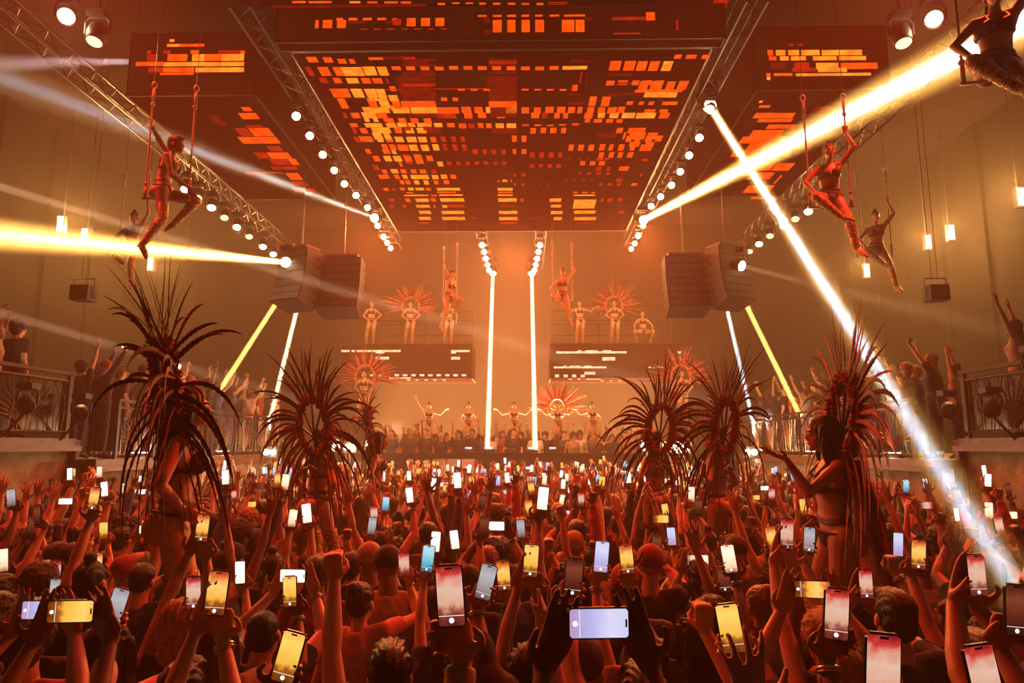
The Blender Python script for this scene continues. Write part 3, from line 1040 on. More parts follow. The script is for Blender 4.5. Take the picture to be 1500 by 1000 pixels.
WARM = (1, .40, .10)
ZL = 8.35
LROW = [(433, 168), (453, 197), (472, 225), (489, 248), (504, 268), (521, 285), (538, 303), (553, 330), (562, 347), (567, 355), (572, 363)]
RROW = [(1041, 158), (1025, 200), (1010, 226), (997, 250), (984, 270), (968, 287), (954, 301), (942, 330), (935, 345), (930, 356), (925, 364)]
for rw, s in ((LROW, -1), (RROW, 1)):
    for i, (x, y) in enumerate(rw):
        q = PZ(x, y, ZL)
        nm = 'left' if s < 0 else 'right'
        _, f = moving_head(q, EYE + V((0, 4, -1)), 'lit spotlight, %s from the camera, on the %s screen-edge truss' % (ORD[i], nm), 'spotlights along the %s screen-edge truss' % nm, True, .21)
        light('POINT', f + (EYE - f).normalized() * .12, 9 if i < 4 else 34, WARM, shadow_soft_size=.08)
CROW = [(706, 358), (709, 368), (711.5, 378), (714, 387), (716, 395)]
CROW2 = [(791, 358), (789, 368), (787, 378), (785, 387), (783, 395)]
for rw, s in ((CROW, -1), (CROW2, 1)):
    for i, (x, y) in enumerate(rw):
        q = PZ(x, y, ZL)
        nm = 'left' if s < 0 else 'right'
        _, f = moving_head(q, EYE + V((0, 6, -1)), 'lit spotlight, %s from the top, above the %s vertical beam' % (ORD[i], nm), 'spotlights above the %s vertical beam' % nm, True, .24)
        if i % 2 == 0: light('POINT', f + (EYE - f).normalized() * .12, 70, WARM, shadow_soft_size=.08)
OROW = [(272, 272, 1), (290, 285, 0), (310, 299, 1), (329, 314, 0), (347, 328, 1), (365, 342, 0), (385, 357, 1), (400, 368, 1)]
OROWR = [(1184, 305, 1), (1165, 316, 0), (1148, 327, 0), (1128, 341, 0), (1112, 353, 1), (1098, 364, 0)]
for rw, s in ((OROW, -1), (OROWR, 1)):
    for i, (x, y, on) in enumerate(rw):
        q = PZ(x, y, 8.3)
        nm = 'left' if s < 0 else 'right'
        _, f = moving_head(q, q + V((-s * .6, -1.2, -2)), '%s spotlight, %s of the small ones under the outer %s truss' % ('glowing' if on else 'faint', ORD[i], nm), 'spotlights under the outer %s truss' % nm, bool(on), .28)
        if on: light('POINT', f + V((0, 0, -.1)), 24, (1, .62, .28), shadow_soft_size=.08)
for (x, y, on, lb) in [(97, 24, 1, 'big blazing spotlight in the top left corner'), (142, 50, 0, 'unlit spotlight right of the blazing one at top left'), (1368, 28, 1, 'big blazing spotlight in the top right corner'), (1320, 52, 0, 'unlit spotlight left of the blazing one at top right')]:
    q = P(x, y, 9.0)
    _, f = moving_head(q, EYE if on else q + V((0, -.6, -2)), lb, None, bool(on), .30)
    if on: light('POINT', f + (EYE - f).normalized() * .2, 40, (1, .6, .3), shadow_soft_size=.08)
    mb = MB(); mb.tube(q + V((0, 0, .44)), V((q.x, q.y, HZ)), .02, n=6); o = mb.build('drop_pipe', M['steel']); tag(o, 'drop pipe holding the ' + lb, 'pipe')

# side strobes on the walls
for (x, y, d, lb, E) in [(88, 328, 18, 'upright wall strobe farthest to the left', 260), (123, 345, 19, 'upright wall strobe second from the left', 150), (220, 386, 22, 'upright wall strobe behind the far left swing', 380),
                         (1360, 354, 21, 'upright wall strobe left of the brighter pair member on the right', 240), (1394, 340, 20, 'brightest upright wall strobe on the right', 300),
                         (1270, 396, 23, 'upright wall strobe behind the far right swing', 240), (1496, 288, 16, 'wall strobe glaring at the right edge of the photo', 300)]:
    q = P(x, y, d)
    e = empty('hanging_strobe', q); tag(e, lb, 'strobe light')
    mb = MB(); mb.box((0, .07, 0), (.22, .12, .52)); mb.tube((0, .12, .0), (0, .12, HZ - q.z), .02, n=6); mb.build('housing', M['black_metal'], e)
    mb = MB(); mb.box((0, 0, 0), (.15, .02, .42)); mb.build('tube_window', emitmat('strobe_white', (1, .85, .5), 16), e)
    light('POINT', q + V((-.5 if q.x > 0 else .5, -.5, 0)), E * 3.4, (1, .52, .15), shadow_soft_size=.15)

# blinders beside the stage
for (x, y, d, E) in [(485, 652, 15.5, 110), (545, 651, 16.5, 190), (512, 655, 17, 60), (948, 652, 16.5, 150), (983, 655, 16, 110), (1003, 655, 15.5, 90), (1100, 662, 16, 30), (395, 662, 16, 30)]:
    q = P(x, y, d)
    e = empty('floor_blinder', (q.x, q.y, FL)); q = V((q.x, q.y, q.z))
    tag(e, 'glaring white blinder lamp on a stand near %s' % {485: 'the second feathered dancer from the left', 545: 'the third feathered dancer from the left', 512: 'the stage left corner, between two brighter ones', 948: 'the fourth feathered dancer', 983: 'the stage right corner, between two others', 1003: 'the fifth feathered dancer from the left', 1100: 'the right terrace end wall', 395: 'the left terrace end wall'}[x], 'lamp')
    q.z -= FL; mb = MB(); mb.tube((0, 0.05, 0), (0, .05, q.z - .1), .025, n=8); mb.box((0, .05, .01), (.4, .4, .02)); mb.build('stand', M['black_metal'], e)
    mb = MB(); mb.box((0, .06, q.z), (.34, .12, .26)); mb.build('housing', M['black_metal'], e)
    for k in (-1, 1):
        mb = MB(); mb.tube((k * .08, -.01, q.z), (k * .08, .01, q.z), .07, n=16); mb.build('lens', emitmat('blinder_white', (1, .9, .7), 30), e)
    light('POINT', (q.x, q.y - .3, q.z + FL), E * 1.1, (1, .66, .30), shadow_soft_size=.1)

# ------------------------------------------------------------------ line arrays
def line_array(x, y, ztop, n, yaw, label, w=.95):
    e = empty('hanging_line_array', (x, y, ztop), yaw)
    tag(e, label, 'loudspeaker')
    mb = MB(); mb.box((0, 0, .06), (w * .8, .5, .06)); mb.tube((0, 0, .08), (0, 0, 1.9), .018, n=6); mb.build('flying_frame', M['steel'], e)
    z, yy, ang = 0, 0, 0
    for i in range(n):
        h = .20
        R = Matrix.Rotation(ang, 3, 'X')
        c = V((0, yy, z)) + R @ V((0, 0, -h / 2))
        mb = MB()
        hy = .30
        vs = [R @ V((sx * w / 2 * (1 if sy < 0 else .86), sy * hy, sz * h / 2 * (1 if sy < 0 else .85))) + c for sx in (-1, 1) for sy in (-1, 1) for sz in (-1, 1)]
        mb.add(vs, [(0, 1, 3, 2), (4, 6, 7, 5), (0, 4, 5, 1), (2, 3, 7, 6), (0, 2, 6, 4), (1, 5, 7, 3)])
        cb = mb.build('cabinet', M['black_metal'], e)
        mb = MB(); mb.box(c + R @ V((0, -hy - .008, 0)), (w * .94, .012, h * .8), R); mb.build('grille', M['steel'], cb)
        z += (R @ V((0, 0, -h))).z
        yy += (R @ V((0, 0, -h))).y
        ang -= rad(3.4)


for s in (-1, 1):
    nm = 'left' if s < 0 else 'right'
    xx = [P(441, 400, 15.6).x, P(503, 400, 16.2).x] if s < 0 else [P(1063, 400, 15.6).x, P(1001, 400, 16.2).x]
    line_array(xx[0], 15.6, 6.75, 7, s * rad(24), 'outer hanging line array of black speakers on the %s' % nm, .86)
    line_array(xx[1], 16.2, 6.70, 7, s * rad(4), 'inner hanging line array of black speakers on the %s' % nm, 1.05)
for (x, y, d, lb) in [(1371, 430, 13, 'boxy black speaker hanging on wires at the right side'), (122, 430, 13, 'boxy black speaker hanging on wires at the left side')]:
    q = P(x, y, d)
    e = empty('hanging_speaker', q); tag(e, lb, 'loudspeaker')
    mb = MB(); mb.box((0, 0, 0), (.36, .3, .3)); mb.build('cabinet', M['black_metal'], e)
    mb = MB(); mb.path([(-.21, 0, -.1), (-.21, 0, .3), (.21, 0, .3), (.21, 0, -.1)], .015, 6); mb.build('bracket', M['steel'], e)
    for k in (-1, 1):
        mb = MB(); mb.tube((k * .06, 0, .3), (k * .06, 0, HZ - q.z), .006, n=5); mb.build('wire', M['steel'], e)

# ------------------------------------------------------------------ side terraces and railings
def fan_panel(e, y0, y1, z0, z1, x, seed, fancy=True):
    """one railing bay running along y at x: frame and pressed palm-fan metalwork"""
    mb = MB()
    t = .022
    for a, b in (((x, y0, z0), (x, y1, z0)), ((x, y0, z1 - .12), (x, y1, z1 - .12))): mb.tube(a, b, t, n=6)
    mb.build('bay_frame', M['rail'], e)
    r = random.Random(seed)
    mb = MB()
    w, h = y1 - y0, z1 - z0 - .14
    cy = y0 + w * r.uniform(.25, .75)
    for k in range(15):
        a = -1.2 + 2.4 * k / 14
        L = h * (.98 - .35 * abs(a) / 1.2)
        pts = []
        for j in range(7):
            u = j / 6
            yy = cy + math.sin(a * (.45 + .75 * u)) * L * u
            zz = z0 + math.cos(a * (.3 + .6 * u)) * L * u
            pts.append((x, min(max(yy, y0 + .02), y1 - .02), min(zz, z0 + h)))
        mb.path(pts, [.009] * 6 + [.004], 5)
    for k in range(8):
        yy = y0 + w * (k + .5) / 8
        mb.path([(x + .01, yy, z0), (x + .01, yy + .08 * math.sin(k * 2.1), z0 + h * .5), (x + .01, yy - .12 * math.cos(k * 1.7), z0 + h)], .007, 5)
    mb.build('fan_metalwork', M['rail2'] if fancy else M['rail3'], e)
    if not fancy:
        mb = MB(); mb.box((x + (.04 if x > 0 else -.04), (y0 + y1) / 2, (z0 + z1) / 2 - .06), (.012, w, h)); mb.build('dark_panel', M['glossy_black'], e)


M['rail3'] = mat('dark_brass', (.16, .09, .05), .35, .7)
M['rail2'] = mat('pressed_brass', (.42, .30, .20), .3, .8)
TERR = []
for s in (-1, 1):
    nm = 'left' if s < 0 else 'right'
    xa, xb = (-6.75, -6.95) if s < 0 else (7.25, 7.25)
    # near, higher terrace
    X = s * 6.95 if s < 0 else 7.35
    mb = MB(); mb.box2((X, 3.5, 2.18), (s * HX, 11.2, 2.32)); mb.box2((X - s * .10, 3.5, 2.12), (X + s * .25, 11.2, 2.20)); struct('floor_terrace_%s' % nm, mb, M['wood'])
    mb = MB(); mb.box2((X + s * .12, 3.5, FL), (X + s * .35, 11.2, 2.15)); struct('wall_terrace_%s' % nm, mb, M['stone'])
    e = empty('railing', (0, 0, 0)); tag(e, 'dark bronze railing of the near %s balcony with pressed fan panels' % nm, 'railing')
    ys = [4.2, 6.0, 7.7, 9.3, 10.9]
    for i in range(4): fan_panel(e, ys[i] + .05, ys[i + 1] - .05, 2.42, 3.35, X, 10 + i, False)
    for y in ys:
        mb = MB(); mb.box((X, y, 2.82), (.06, .09, 1.0)); mb.build('post', M['rail'], e)
    mb = MB(); mb.box((X, (ys[0] + ys[-1]) / 2, 3.35), (.12, ys[-1] - ys[0] + .1, .05)); mb.build('handrail', M['rail'], e)
    # far, lower terrace
    X2 = s * 6.6 if s < 0 else 6.95
    mb = MB(); mb.box2((X2, 11.2, 1.85), (s * HX, 21.5, 1.98)); mb.box2((X2 - s * .08, 11.2, 1.78), (X2 + s * .25, 21.5, 1.87)); struct('floor_terrace_%s_far' % nm, mb, M['wood'])
    mb = MB(); mb.box2((X2 + s * .1, 11.2, FL), (X2 + s * .3, 21.5, 1.84)); struct('wall_terrace_%s_far' % nm, mb, M['stone'])
    mb = MB(); mb.box2((X, 11.2, 1.9), (s * HX, 11.3, 2.3)); struct('trim_terrace_%s' % nm, mb, M['wood'])
    e = empty('railing', (0, 0, 0)); tag(e, 'bright-lit palm fan railing of the farther lower %s terrace' % nm, 'railing')
    ys = [11.7, 12.9, 14.1, 15.3, 16.5, 17.7, 18.9, 20.1, 21.3]
    for i in range(8): fan_panel(e, ys[i] + .05, ys[i + 1] - .05, 2.05, 2.98, X2, 30 + i)
    for y in ys:
        mb = MB(); mb.box((X2, y, 2.48), (.05, .07, 1.0)); mb.build('post', M['rail'], e)
    mb = MB(); mb.box((X2, (ys[0] + ys[-1]) / 2, 2.98), (.09, ys[-1] - ys[0] + .1, .045)); mb.build('handrail', M['rail'], e)
    for k, y in enumerate((13.0, 16.6)):
        u = empty('uplight', (X2 + s * .30, y, 1.99)); tag(u, 'small white uplight behind the far %s railing, %s' % (nm, 'near its front end' if k == 0 else 'towards the stage'), 'lamp')
        mb = MB(); mb.box((0, 0, .04), (.10, .5, .08)); mb.build('housing', M['black_metal'], u)
        mb = MB(); mb.box((0, 0, .085), (.07, .44, .01)); mb.build('diffuser', emitmat('uplight_white', (1, .92, .8), 20), u)
        light('POINT', (X2 + s * .25, y, 2.2), 14, (1, .85, .65), shadow_soft_size=.05)
    TERR.append((s, X, X2))
    # round black wash lamps clipped under the near balcony
    for k, (x, y, d) in enumerate([(75, 592, 9.6), (145, 604, 10.8)] if s < 0 else [(1478, 540, 9.0), (1412, 598, 9.9), (1348, 600, 10.9)]):
        q = P(x, y, d)
        q.x = X - s * .28
        moving_head(q, q + V((-s * 1, -1.5, -.6)), 'black wash lamp on the %s balcony edge, %s' % (nm, ['nearest the camera', 'second from the camera', 'third from the camera'][k]), None, False, .26, M['glossy_black'])
        mb = MB(); mb.tube((q.x, q.y, q.z - .1), (X + s * .02, q.y, q.z - .45), .02, n=6); mb.tube((X + s * .02, q.y, q.z - .45), (X + s * .02, q.y, 2.3), .02, n=6)
        o = mb.build('lamp_bracket', M['steel']); tag(o, 'steel arm carrying the %s balcony lamp %s' % (nm, ['nearest the camera', 'second from the camera', 'third from the camera'][k]), 'bracket')
# ------------------------------------------------------------------ haze, beams, washes
w = bpy.data.worlds.new('haze_world')
S.world = w
w.use_nodes = True
nt = w.node_tree
nt.nodes.clear()
wo = nt.nodes.new('ShaderNodeOutputWorld')
vs_ = nt.nodes.new('ShaderNodeVolumeScatter')
HAZE = .0068
vs_.inputs['Density'].default_value = HAZE
vs_.inputs['Color'].default_value = (1, .80, .58, 1)
vs_.inputs['Anisotropy'].default_value = .15
nt.links.new(vs_.outputs[0], wo.inputs['Volume'])
bgn = nt.nodes.new('ShaderNodeBackground')
bgn.inputs[0].default_value = (0, 0, 0, 1)
nt.links.new(bgn.outputs[0], wo.inputs['Surface'])


def beam(a, b, r, spread, E, col, blue=0, lab=None, grp=None, fixture=True):
    a, b = V(a), V(b)
    d = (b - a).normalized()
    if fixture:
        _, f = moving_head(a - d * .2, b, lab, grp, True, .34)
    o = light('AREA', a, E, col, aim=b, shape='DISK', size=r * 2, spread=rad(spread))
    if blue:
        light('AREA', a + d * .02, E * blue, (.20, .50, 1), aim=b, shape='DISK', size=r * 1.1, spread=rad(spread * .45))


YEL = (1, .62, .16)
LB = 'spotlight throwing the '
beam(P(1040, 156, 12.3), P(1415, 745, 4.1), .075, .9, 95, YEL, 1.6, LB + 'thick yellow beam down to the lower right crowd')
beam(P(943, 322, 18.4), P(1500, 32, 6.6), .085, 3.0, 760, YEL, 1.3, LB + 'widest yellow and blue beam to the top right')
beam(P(418, 384, 15.3), P(0, 344, 6.6), .055, 2.2, 520, YEL, .15, LB + 'bright yellow beam out to the left edge')
beam(P(548, 319, 18.4), P(180, 180, 9), .05, 2.6, 45, (1, .75, .35), .9, LB + 'beam rising from the left truss to the left swing')
beam(P(722, 401, 24.2), P(714, 656, 20.25), .058, .8, 760, (1, .80, .45), 0, LB + 'left vertical beam down to the DJ desk')
beam(P(779, 401, 24.2), P(784, 656, 20.25), .058, .8, 760, (1, .80, .45), 0, LB + 'right vertical beam down to the DJ desk')
beam(P(420, 420, 15.9), P(325, 567, 16.6), .055, 1.3, 640, YEL, 0, LB + 'yellow beam slanting to the left terrace')
beam(P(437, 444, 16.4), P(398, 604, 18.5), .055, .9, 440, (1, .85, .55), .15, LB + 'thin pale beam down to the left terrace end')
beam(P(1085, 430, 15.9), P(1157, 578, 17), .055, 1.0, 620, YEL, 0, LB + 'yellow beam slanting to the right terrace')
beam(P(1064, 448, 16.4), P(1097, 592, 19), .05, 1.0, 260, (.6, .75, .9), .25, LB + 'thin pale blue beam down to the right terrace end')
beam(P(1088, 390, 15.3), P(1185, 414, 14), .05, 5, 14, (1, .8, .5), 0, LB + 'short faint beam right of the right line arrays')
beam(P(433, 168, 12.0), P(250, 0, 9), .06, 3.5, 60, (1, .25, .08), 0, fixture=False)
beam(P(188, 90, 12), P(0, 93, 8), .05, 3, 22, (.8, .7, .9), 0, fixture=False)
beam(P(-60, 255, 9), P(705, 488, 14), .06, 2.2, 42, (1, .75, .55), 0, LB + 'faint long beam from the left edge across the hall')
beam(P(-60, 440, 9), P(400, 575, 18), .07, 2.5, 30, (1, .6, .45), 0, LB + 'faint beam over the left balcony guests')

# washes: the light of the big LED picture itself and added red / amber fill lights without fixtures
light('AREA', (0, 15, ZS - .08), 800, (1, .04, .004), aim=(0, 15, 0), shape='RECTANGLE', size=6.6, size_y=8.6)
for (x, y, z, ax, ay, E, c, an) in [(-6, 8, 9.5, -2, 6, 3600, (1, .035, .008), 75), (6, 8, 9.5, 2, 6, 3600, (1, .035, .008), 75), (0, 9.5, 9.5, 0, 3.4, 1200, (1, .045, .01), 60),
                                  (-4, 20, 8.6, -2, 10, 6500, (1, .17, .028), 70), (4, 20, 8.6, 2, 10, 6500, (1, .17, .028), 70), (0, 21.5, 8.6, 0, 14, 4600, (1, .18, .03), 80)]:
    light('SPOT', (x, y, z), E, c, aim=(ax, ay, 1.5), spot_size=rad(an), spot_blend=.7, shadow_soft_size=.35)
light('AREA', (0, 26.75, 2.2), 10000, (1, .42, .15), aim=(0, 25.2, 9), shape='RECTANGLE', size=11, size_y=.5, spread=rad(95))  # added glow from behind the riser to brighten the stage haze, no fixture
light('AREA', (0, 22.0, 8.9), 120, (1, .30, .08), aim=(0, 23, 2), shape='RECTANGLE', size=8, size_y=3)

light('SPOT', (0, 13.5, 8.4), 1100, (1, .5, .22), aim=(0, 21.6, 2), spot_size=rad(34), spot_blend=.6, shadow_soft_size=.2)  # added warm key that lifts the DJ and stage guests, no fixture
S.view_settings.view_transform = 'Standard'
S.view_settings.look = 'None'
S.view_settings.exposure = 0
S.view_settings.gamma = 1
S.cycles.volume_bounces = 0
S.cycles.max_bounces = 3
S.cycles.diffuse_bounces = 1
S.cycles.glossy_bounces = 2
S.cycles.transmission_bounces = 2
S.cycles.transparent_max_bounces = 4
S.cycles.caustics_reflective = False
S.cycles.caustics_refractive = False
S.cycles.sample_clamp_indirect = 4
S.cycles.use_denoising = True
# ------------------------------------------------------------------ phones
def screen_mat(name, stops, s=1.0, nz=.25, scale=18):
    """picture on a phone: vertical bands of the filmed show, with blurred blobs"""
    m = bpy.data.materials.new(name)
    m.use_nodes = True
    nt = m.node_tree
    nt.nodes.clear()
    o = nt.nodes.new('ShaderNodeOutputMaterial')
    e = nt.nodes.new('ShaderNodeEmission')
    tc = nt.nodes.new('ShaderNodeTexCoord')
    n = nt.nodes.new('ShaderNodeTexNoise')
    n.inputs['Scale'].default_value = scale * 2.2
    n.inputs['Detail'].default_value = 5
    sp = nt.nodes.new('ShaderNodeSeparateXYZ')
    ad = nt.nodes.new('ShaderNodeMath')
    ad.operation = 'MULTIPLY_ADD'
    ad.inputs[1].default_value = nz
    mr = nt.nodes.new('ShaderNodeMapRange')
    mr.inputs['From Min'].default_value = -.075
    mr.inputs['From Max'].default_value = .075
    mr.inputs['To Min'].default_value = -nz / 2
    mr.inputs['To Max'].default_value = 1 - nz / 2
    r = nt.nodes.new('ShaderNodeValToRGB')
    while len(r.color_ramp.elements) < len(stops): r.color_ramp.elements.new(.5)
    for el, (p, c) in zip(r.color_ramp.elements, stops):
        el.position = p
        el.color = (*c, 1)
    L = nt.links.new
    L(tc.outputs['Object'], sp.inputs[0])
    L(tc.outputs['Object'], n.inputs['Vector'])
    L(sp.outputs['Z'], mr.inputs['Value'])
    L(n.outputs['Fac'], ad.inputs[0])
    L(mr.outputs[0], ad.inputs[2])
    L(ad.outputs[0], r.inputs[0])
    L(r.outputs[0], e.inputs[0])
    e.inputs[1].default_value = s
    L(e.outputs[0], o.inputs[0])
    m.cycles.emission_sampling = 'NONE'
    return m


SCRM = {
    'yellow': (screen_mat('screen_yellow', [(0, (.12, .02, .0)), (.25, (.35, .10, .01)), (.36, (.9, .45, .05)), (.8, (1, .66, .14)), (1, (1, .45, .08))], 1.05, .35), 'yellow'),
    'amber': (screen_mat('screen_amber', [(0, (.10, .01, .0)), (.25, (.35, .08, .01)), (.38, (.95, .42, .05)), (.65, (1, .62, .16)), (.85, (.8, .2, .04)), (1, (.4, .03, .01))], 1.05, .4), 'amber'),
    'white': (screen_mat('screen_white', [(0, (.8, .65, .5)), (.5, (1, .92, .8)), (1, (1, .95, .9))], 1.35), 'white'),
    'cream': (screen_mat('screen_cream', [(0, (.25, .06, .02)), (.28, (.9, .6, .35)), (.7, (1, .85, .6)), (1, (1, .7, .5))], 1.25), 'cream'),
    'pink': (screen_mat('screen_pink', [(0, (.10, .01, .01)), (.22, (.28, .05, .03)), (.36, (.75, .38, .25)), (.6, (.80, .50, .38)), (.78, (.75, .28, .2)), (.86, (.65, .05, .04)), (1, (.25, .01, .01))], 1, .42), 'pinkish'),
    'blue': (screen_mat('screen_blue', [(0, (.03, .05, .1)), (.3, (.10, .45, .6)), (.7, (.35, .75, .85)), (1, (.5, .8, .95))], 1), 'cyan blue'),
    'lilac': (screen_mat('screen_lilac', [(0, (.5, .3, .5)), (.4, (.5, .5, .85)), (.7, (.75, .7, .95)), (1, (.6, .65, .9))], 1), 'lilac'),
    'dark': (screen_mat('screen_dark', [(0, (.02, .004, .003)), (.4, (.12, .02, .01)), (.7, (.22, .05, .02)), (1, (.04, .006, .004))], 1), 'dark red'),
    'grey': (screen_mat('screen_grey', [(0, (.1, .05, .04)), (.3, (.35, .28, .26)), (.7, (.5, .48, .5)), (1, (.3, .3, .35))], 1), 'grey')}
KEYS = list(SCRM)


def phone_meshes():
    W, H, T = .074, .152, .009
    bm = bmesh.new()
    bmesh.ops.create_cube(bm, size=1)
    bmesh.ops.scale(bm, vec=(W, T, H), verts=bm.verts)
    bmesh.ops.bevel(bm, geom=[e for e in bm.edges if abs((e.verts[0].co - e.verts[1].co).normalized().y) > .9], offset=.011, segments=4, affect='EDGES')
    bmesh.ops.bevel(bm, geom=[e for e in bm.edges if abs((e.verts[0].co - e.verts[1].co).normalized().y) < .1 and abs(abs(e.verts[0].co.y) - T / 2) < 1e-5 and abs(e.verts[0].co.y - e.verts[1].co.y) < 1e-6], offset=.0015, segments=1, affect='EDGES')
    body = bpy.data.meshes.new('phone_body')
    bm.to_mesh(body)
    mb = MB()
    pts = []
    w, h, r = W / 2 - .004, H / 2 - .005, .008
    for cx, cz, a0 in ((w - r, h - r, 0), (-w + r, h - r, 90), (-w + r, -h + r, 180), (w - r, -h + r, 270)):
        for k in range(5):
            a = rad(a0 + 22.5 * k)
            pts.append((cx + r * math.cos(a), cz + r * math.sin(a)))
    n = len(pts)
    y0, y1 = -T / 2 - .0008, -T / 2 + .001
    mb.add([(x, y0, z) for x, z in pts] + [(x, y1, z) for x, z in pts], [tuple(range(n - 1, -1, -1)), tuple(range(n, 2 * n))] + [(i, (i + 1) % n, (i + 1) % n + n, i + n) for i in range(n)])
    scr = mb.mesh('phone_screen')
    mb = MB()
    mb.box((0, -T / 2 - .0015, .066), (.018, .001, .0045))
    notch = mb.mesh('notch')
    mb = MB()
    mb.tube((0, -T / 2 - .0012, -.058), (0, -T / 2 - .0025, -.058), .0065, n=16)
    mb.box((0, -T / 2 - .001, -.047), (.064, .0006, .0012))
    sh = mb.mesh('shutter')
    mb = MB()
    mb.box((.019, T / 2 + .001, .055), (.030, .003, .032))
    for (x, z) in ((.012, .062), (.012, .048), (.026, .055)): mb.tube((x, T / 2 + .002, z), (x, T / 2 + .005, z), .006, n=12)
    camb = mb.mesh('camera')
    return body, scr, notch, sh, camb


PH = phone_meshes()
WHITE_UI = emitmat('shutter_white', (1, .95, .9), 1.2)
PHONES = []
CASE = [(.01, .01, .01), (.02, .018, .018), (.35, .02, .02), (.6, .5, .42), (.16, .10, .3)]
PH[0].materials.append(T['case'])
for q_ in (PH[2], PH[4]): q_.materials.append(M['glossy_black'])
PH[3].materials.append(WHITE_UI)
SCRMESH = {}
for k_ in KEYS:
    SCRMESH[k_] = PH[1].copy()
    SCRMESH[k_].materials.append(SCRM[k_][0])


def phone(mw, key, near=False, case=0):
    """mw: world matrix: screen faces -y, long side z"""
    e = bpy.data.objects.new('phone', PH[0])
    C.objects.link(e)
    e.color = (*CASE[case], 1)
    e.matrix_world = mw
    s = bpy.data.objects.new('screen', SCRMESH[key]); C.objects.link(s); s.parent = e
    c = bpy.data.objects.new('camera_bump', PH[4]); C.objects.link(c); c.parent = e
    if near:
        n = bpy.data.objects.new('notch', PH[2]); C.objects.link(n); n.parent = s
        h = bpy.data.objects.new('shutter_button', PH[3]); C.objects.link(h); h.parent = s
    PHONES.append(e)
    return e


# ------------------------------------------------------------------ crowd prototypes
Zv, Yv, Xv = V((0, 0, 1)), V((0, 1, 0)), V((1, 0, 0))


def tilt(v, a, ax='X'):
    return Matrix.Rotation(rad(a), 3, ax) @ v


def grip_hand(f, k, pc, roll=0, tiltx=0):
    """hand k under / behind a vertical phone centred at pc"""
    R = Matrix.Rotation(rad(tiltx), 3, 'X') @ Matrix.Rotation(rad(roll), 3, 'Y')
    U = R @ V((-k * .10, 0, 1)).normalized()
    N = R @ V((0, -1, 0))
    w_ = pc + R @ V((k * .020, .036, -.120))
    f.armT[k] = (w_, V((k * .9, -.1, -.7)), U, N, 'grip')


def side_hand(f, k, pc, half, z=0.0):
    """hand holding the short end of a sideways phone, or the edge of an upright one"""
    w_ = pc + V((k * (half + .035), .034, -.085 + z))
    f.armT[k] = (w_, V((k * .9, -.1, -.6)), V((-k * .42, .05, 1)), V((-k * .35, -1, 0)), 'back')


PROTO = []   # dict(mesh, top, trousers, shoes, phone matrix or None, female, label)


def proto(desc, female, build, sleeve, seed=0):
    f = Fig(female)
    ph = build(f)
    f.head = V((rng.uniform(-.015, .015), .02, 1.61 if not female else 1.59))
    f.up = V((rng.uniform(-.12, .12), rng.uniform(-.12, .02), 1)).normalized()
    f.face = V((rng.uniform(-.3, .3), 1, .05))
    f.face = (f.face - f.up * f.face.dot(f.up)).normalized()
    i = len(PROTO)
    d = dict(fig=f, body=f.skin('body_%d' % i, .0062), top=f.top('top_%d' % i, sleeve, loose=.006 if not female else 0), legs=f.trousers('trousers_%d' % i, .016), shoes=f.shoes('shoes_%d' % i, .011),
             phone=ph, female=female, desc=desc)
    PROTO.append(d)


def pm(c, roll=0, tiltx=0, land=False):
    return Matrix.Translation(c) @ Matrix.Rotation(rad(tiltx), 4, 'X') @ Matrix.Rotation(rad(roll + (90 if land else 0)), 4, 'Y')


def b_two_vertical(z, y=.34, x=0, roll=0):
    def g(f):
        c = V((x, y, z))
        grip_hand(f, 1, c, roll, 0)
        side_hand(f, -1, c, .03, -.01)
        return pm(c, roll)
    return g


def b_land(z, y=.36, x=0):
    def g(f):
        c = V((x, y, z))
        for k in (-1, 1):
            w_ = c + V((k * .125, .030, -.10))
            f.armT[k] = (w_, V((k * 1, -.1, -.6)), V((-k * .42, -.02, 1)), V((k * .1, -1, 0)), 'edge')
        return pm(c, 0, 0, True)
    return g


def b_one(k, z, x=.22, y=.24, roll=0, other=None):
    def g(f):
        c = V((k * x, y, z))
        grip_hand(f, k, c, roll)
        if other == 'open': f.armT[-k] = (V((-k * .34, .14, 1.92)), V((-k, -.3, -.5)), V((-k * .15, .1, 1)), V((0, 1, .2)), 'open')
        if other == 'fist': f.armT[-k] = (V((-k * .30, .20, 1.80)), V((-k, -.3, -.5)), V((0, .1, 1)), V((0, 1, 0)), 'fist')
        return pm(c, roll)
    return g


def b_arms(l, r):
    def g(f):
        for k, t in ((-1, l), (1, r)):
            if t is None: continue
            (x, y, z), mode, U, N = t
            f.armT[k] = (V((k * x, y, z)), V((k, -.35, -.5)), V((k * U[0], U[1], U[2])), V((k * N[0], N[1], N[2])), mode)
        return None
    return g


OPEN = lambda x=.3, y=.12, z=1.98, m='open': ((x, y, z), m, (.1, .05, 1), (-.1, 1, .1))
proto('filming with both hands raised overhead', False, b_two_vertical(1.92, .30, .02), .6)          # 0
proto('filming with both arms stretched high', True, b_two_vertical(2.04, .24, -.03, 4), .0)         # 1
proto('holding a phone high in the right hand', False, b_one(1, 2.08, .20, .20, -5), 2)              # 2
proto('holding a phone high in the left hand', True, b_one(-1, 2.05, .18, .22, 6), .5)               # 3
proto('filming at eye level', False, b_two_vertical(1.70, .40, .05), .7)                             # 4
proto('filming with the phone held sideways', False, b_land(1.86, .34, 0), .6)                       # 5
proto('filming sideways with both arms up', True, b_land(1.98, .28, .02), 0)                         # 6
proto('throwing both open hands up', True, b_arms(OPEN(.34, .1, 1.95), OPEN(.30, .14, 2.0)), 0)      # 7
proto('raising one open right hand', False, b_arms(None, OPEN(.22, .1, 2.02)), .55)                  # 8
proto('pumping a left fist in the air', False, b_arms(OPEN(.22, .15, 1.97, 'fist'), None), .6)       # 9
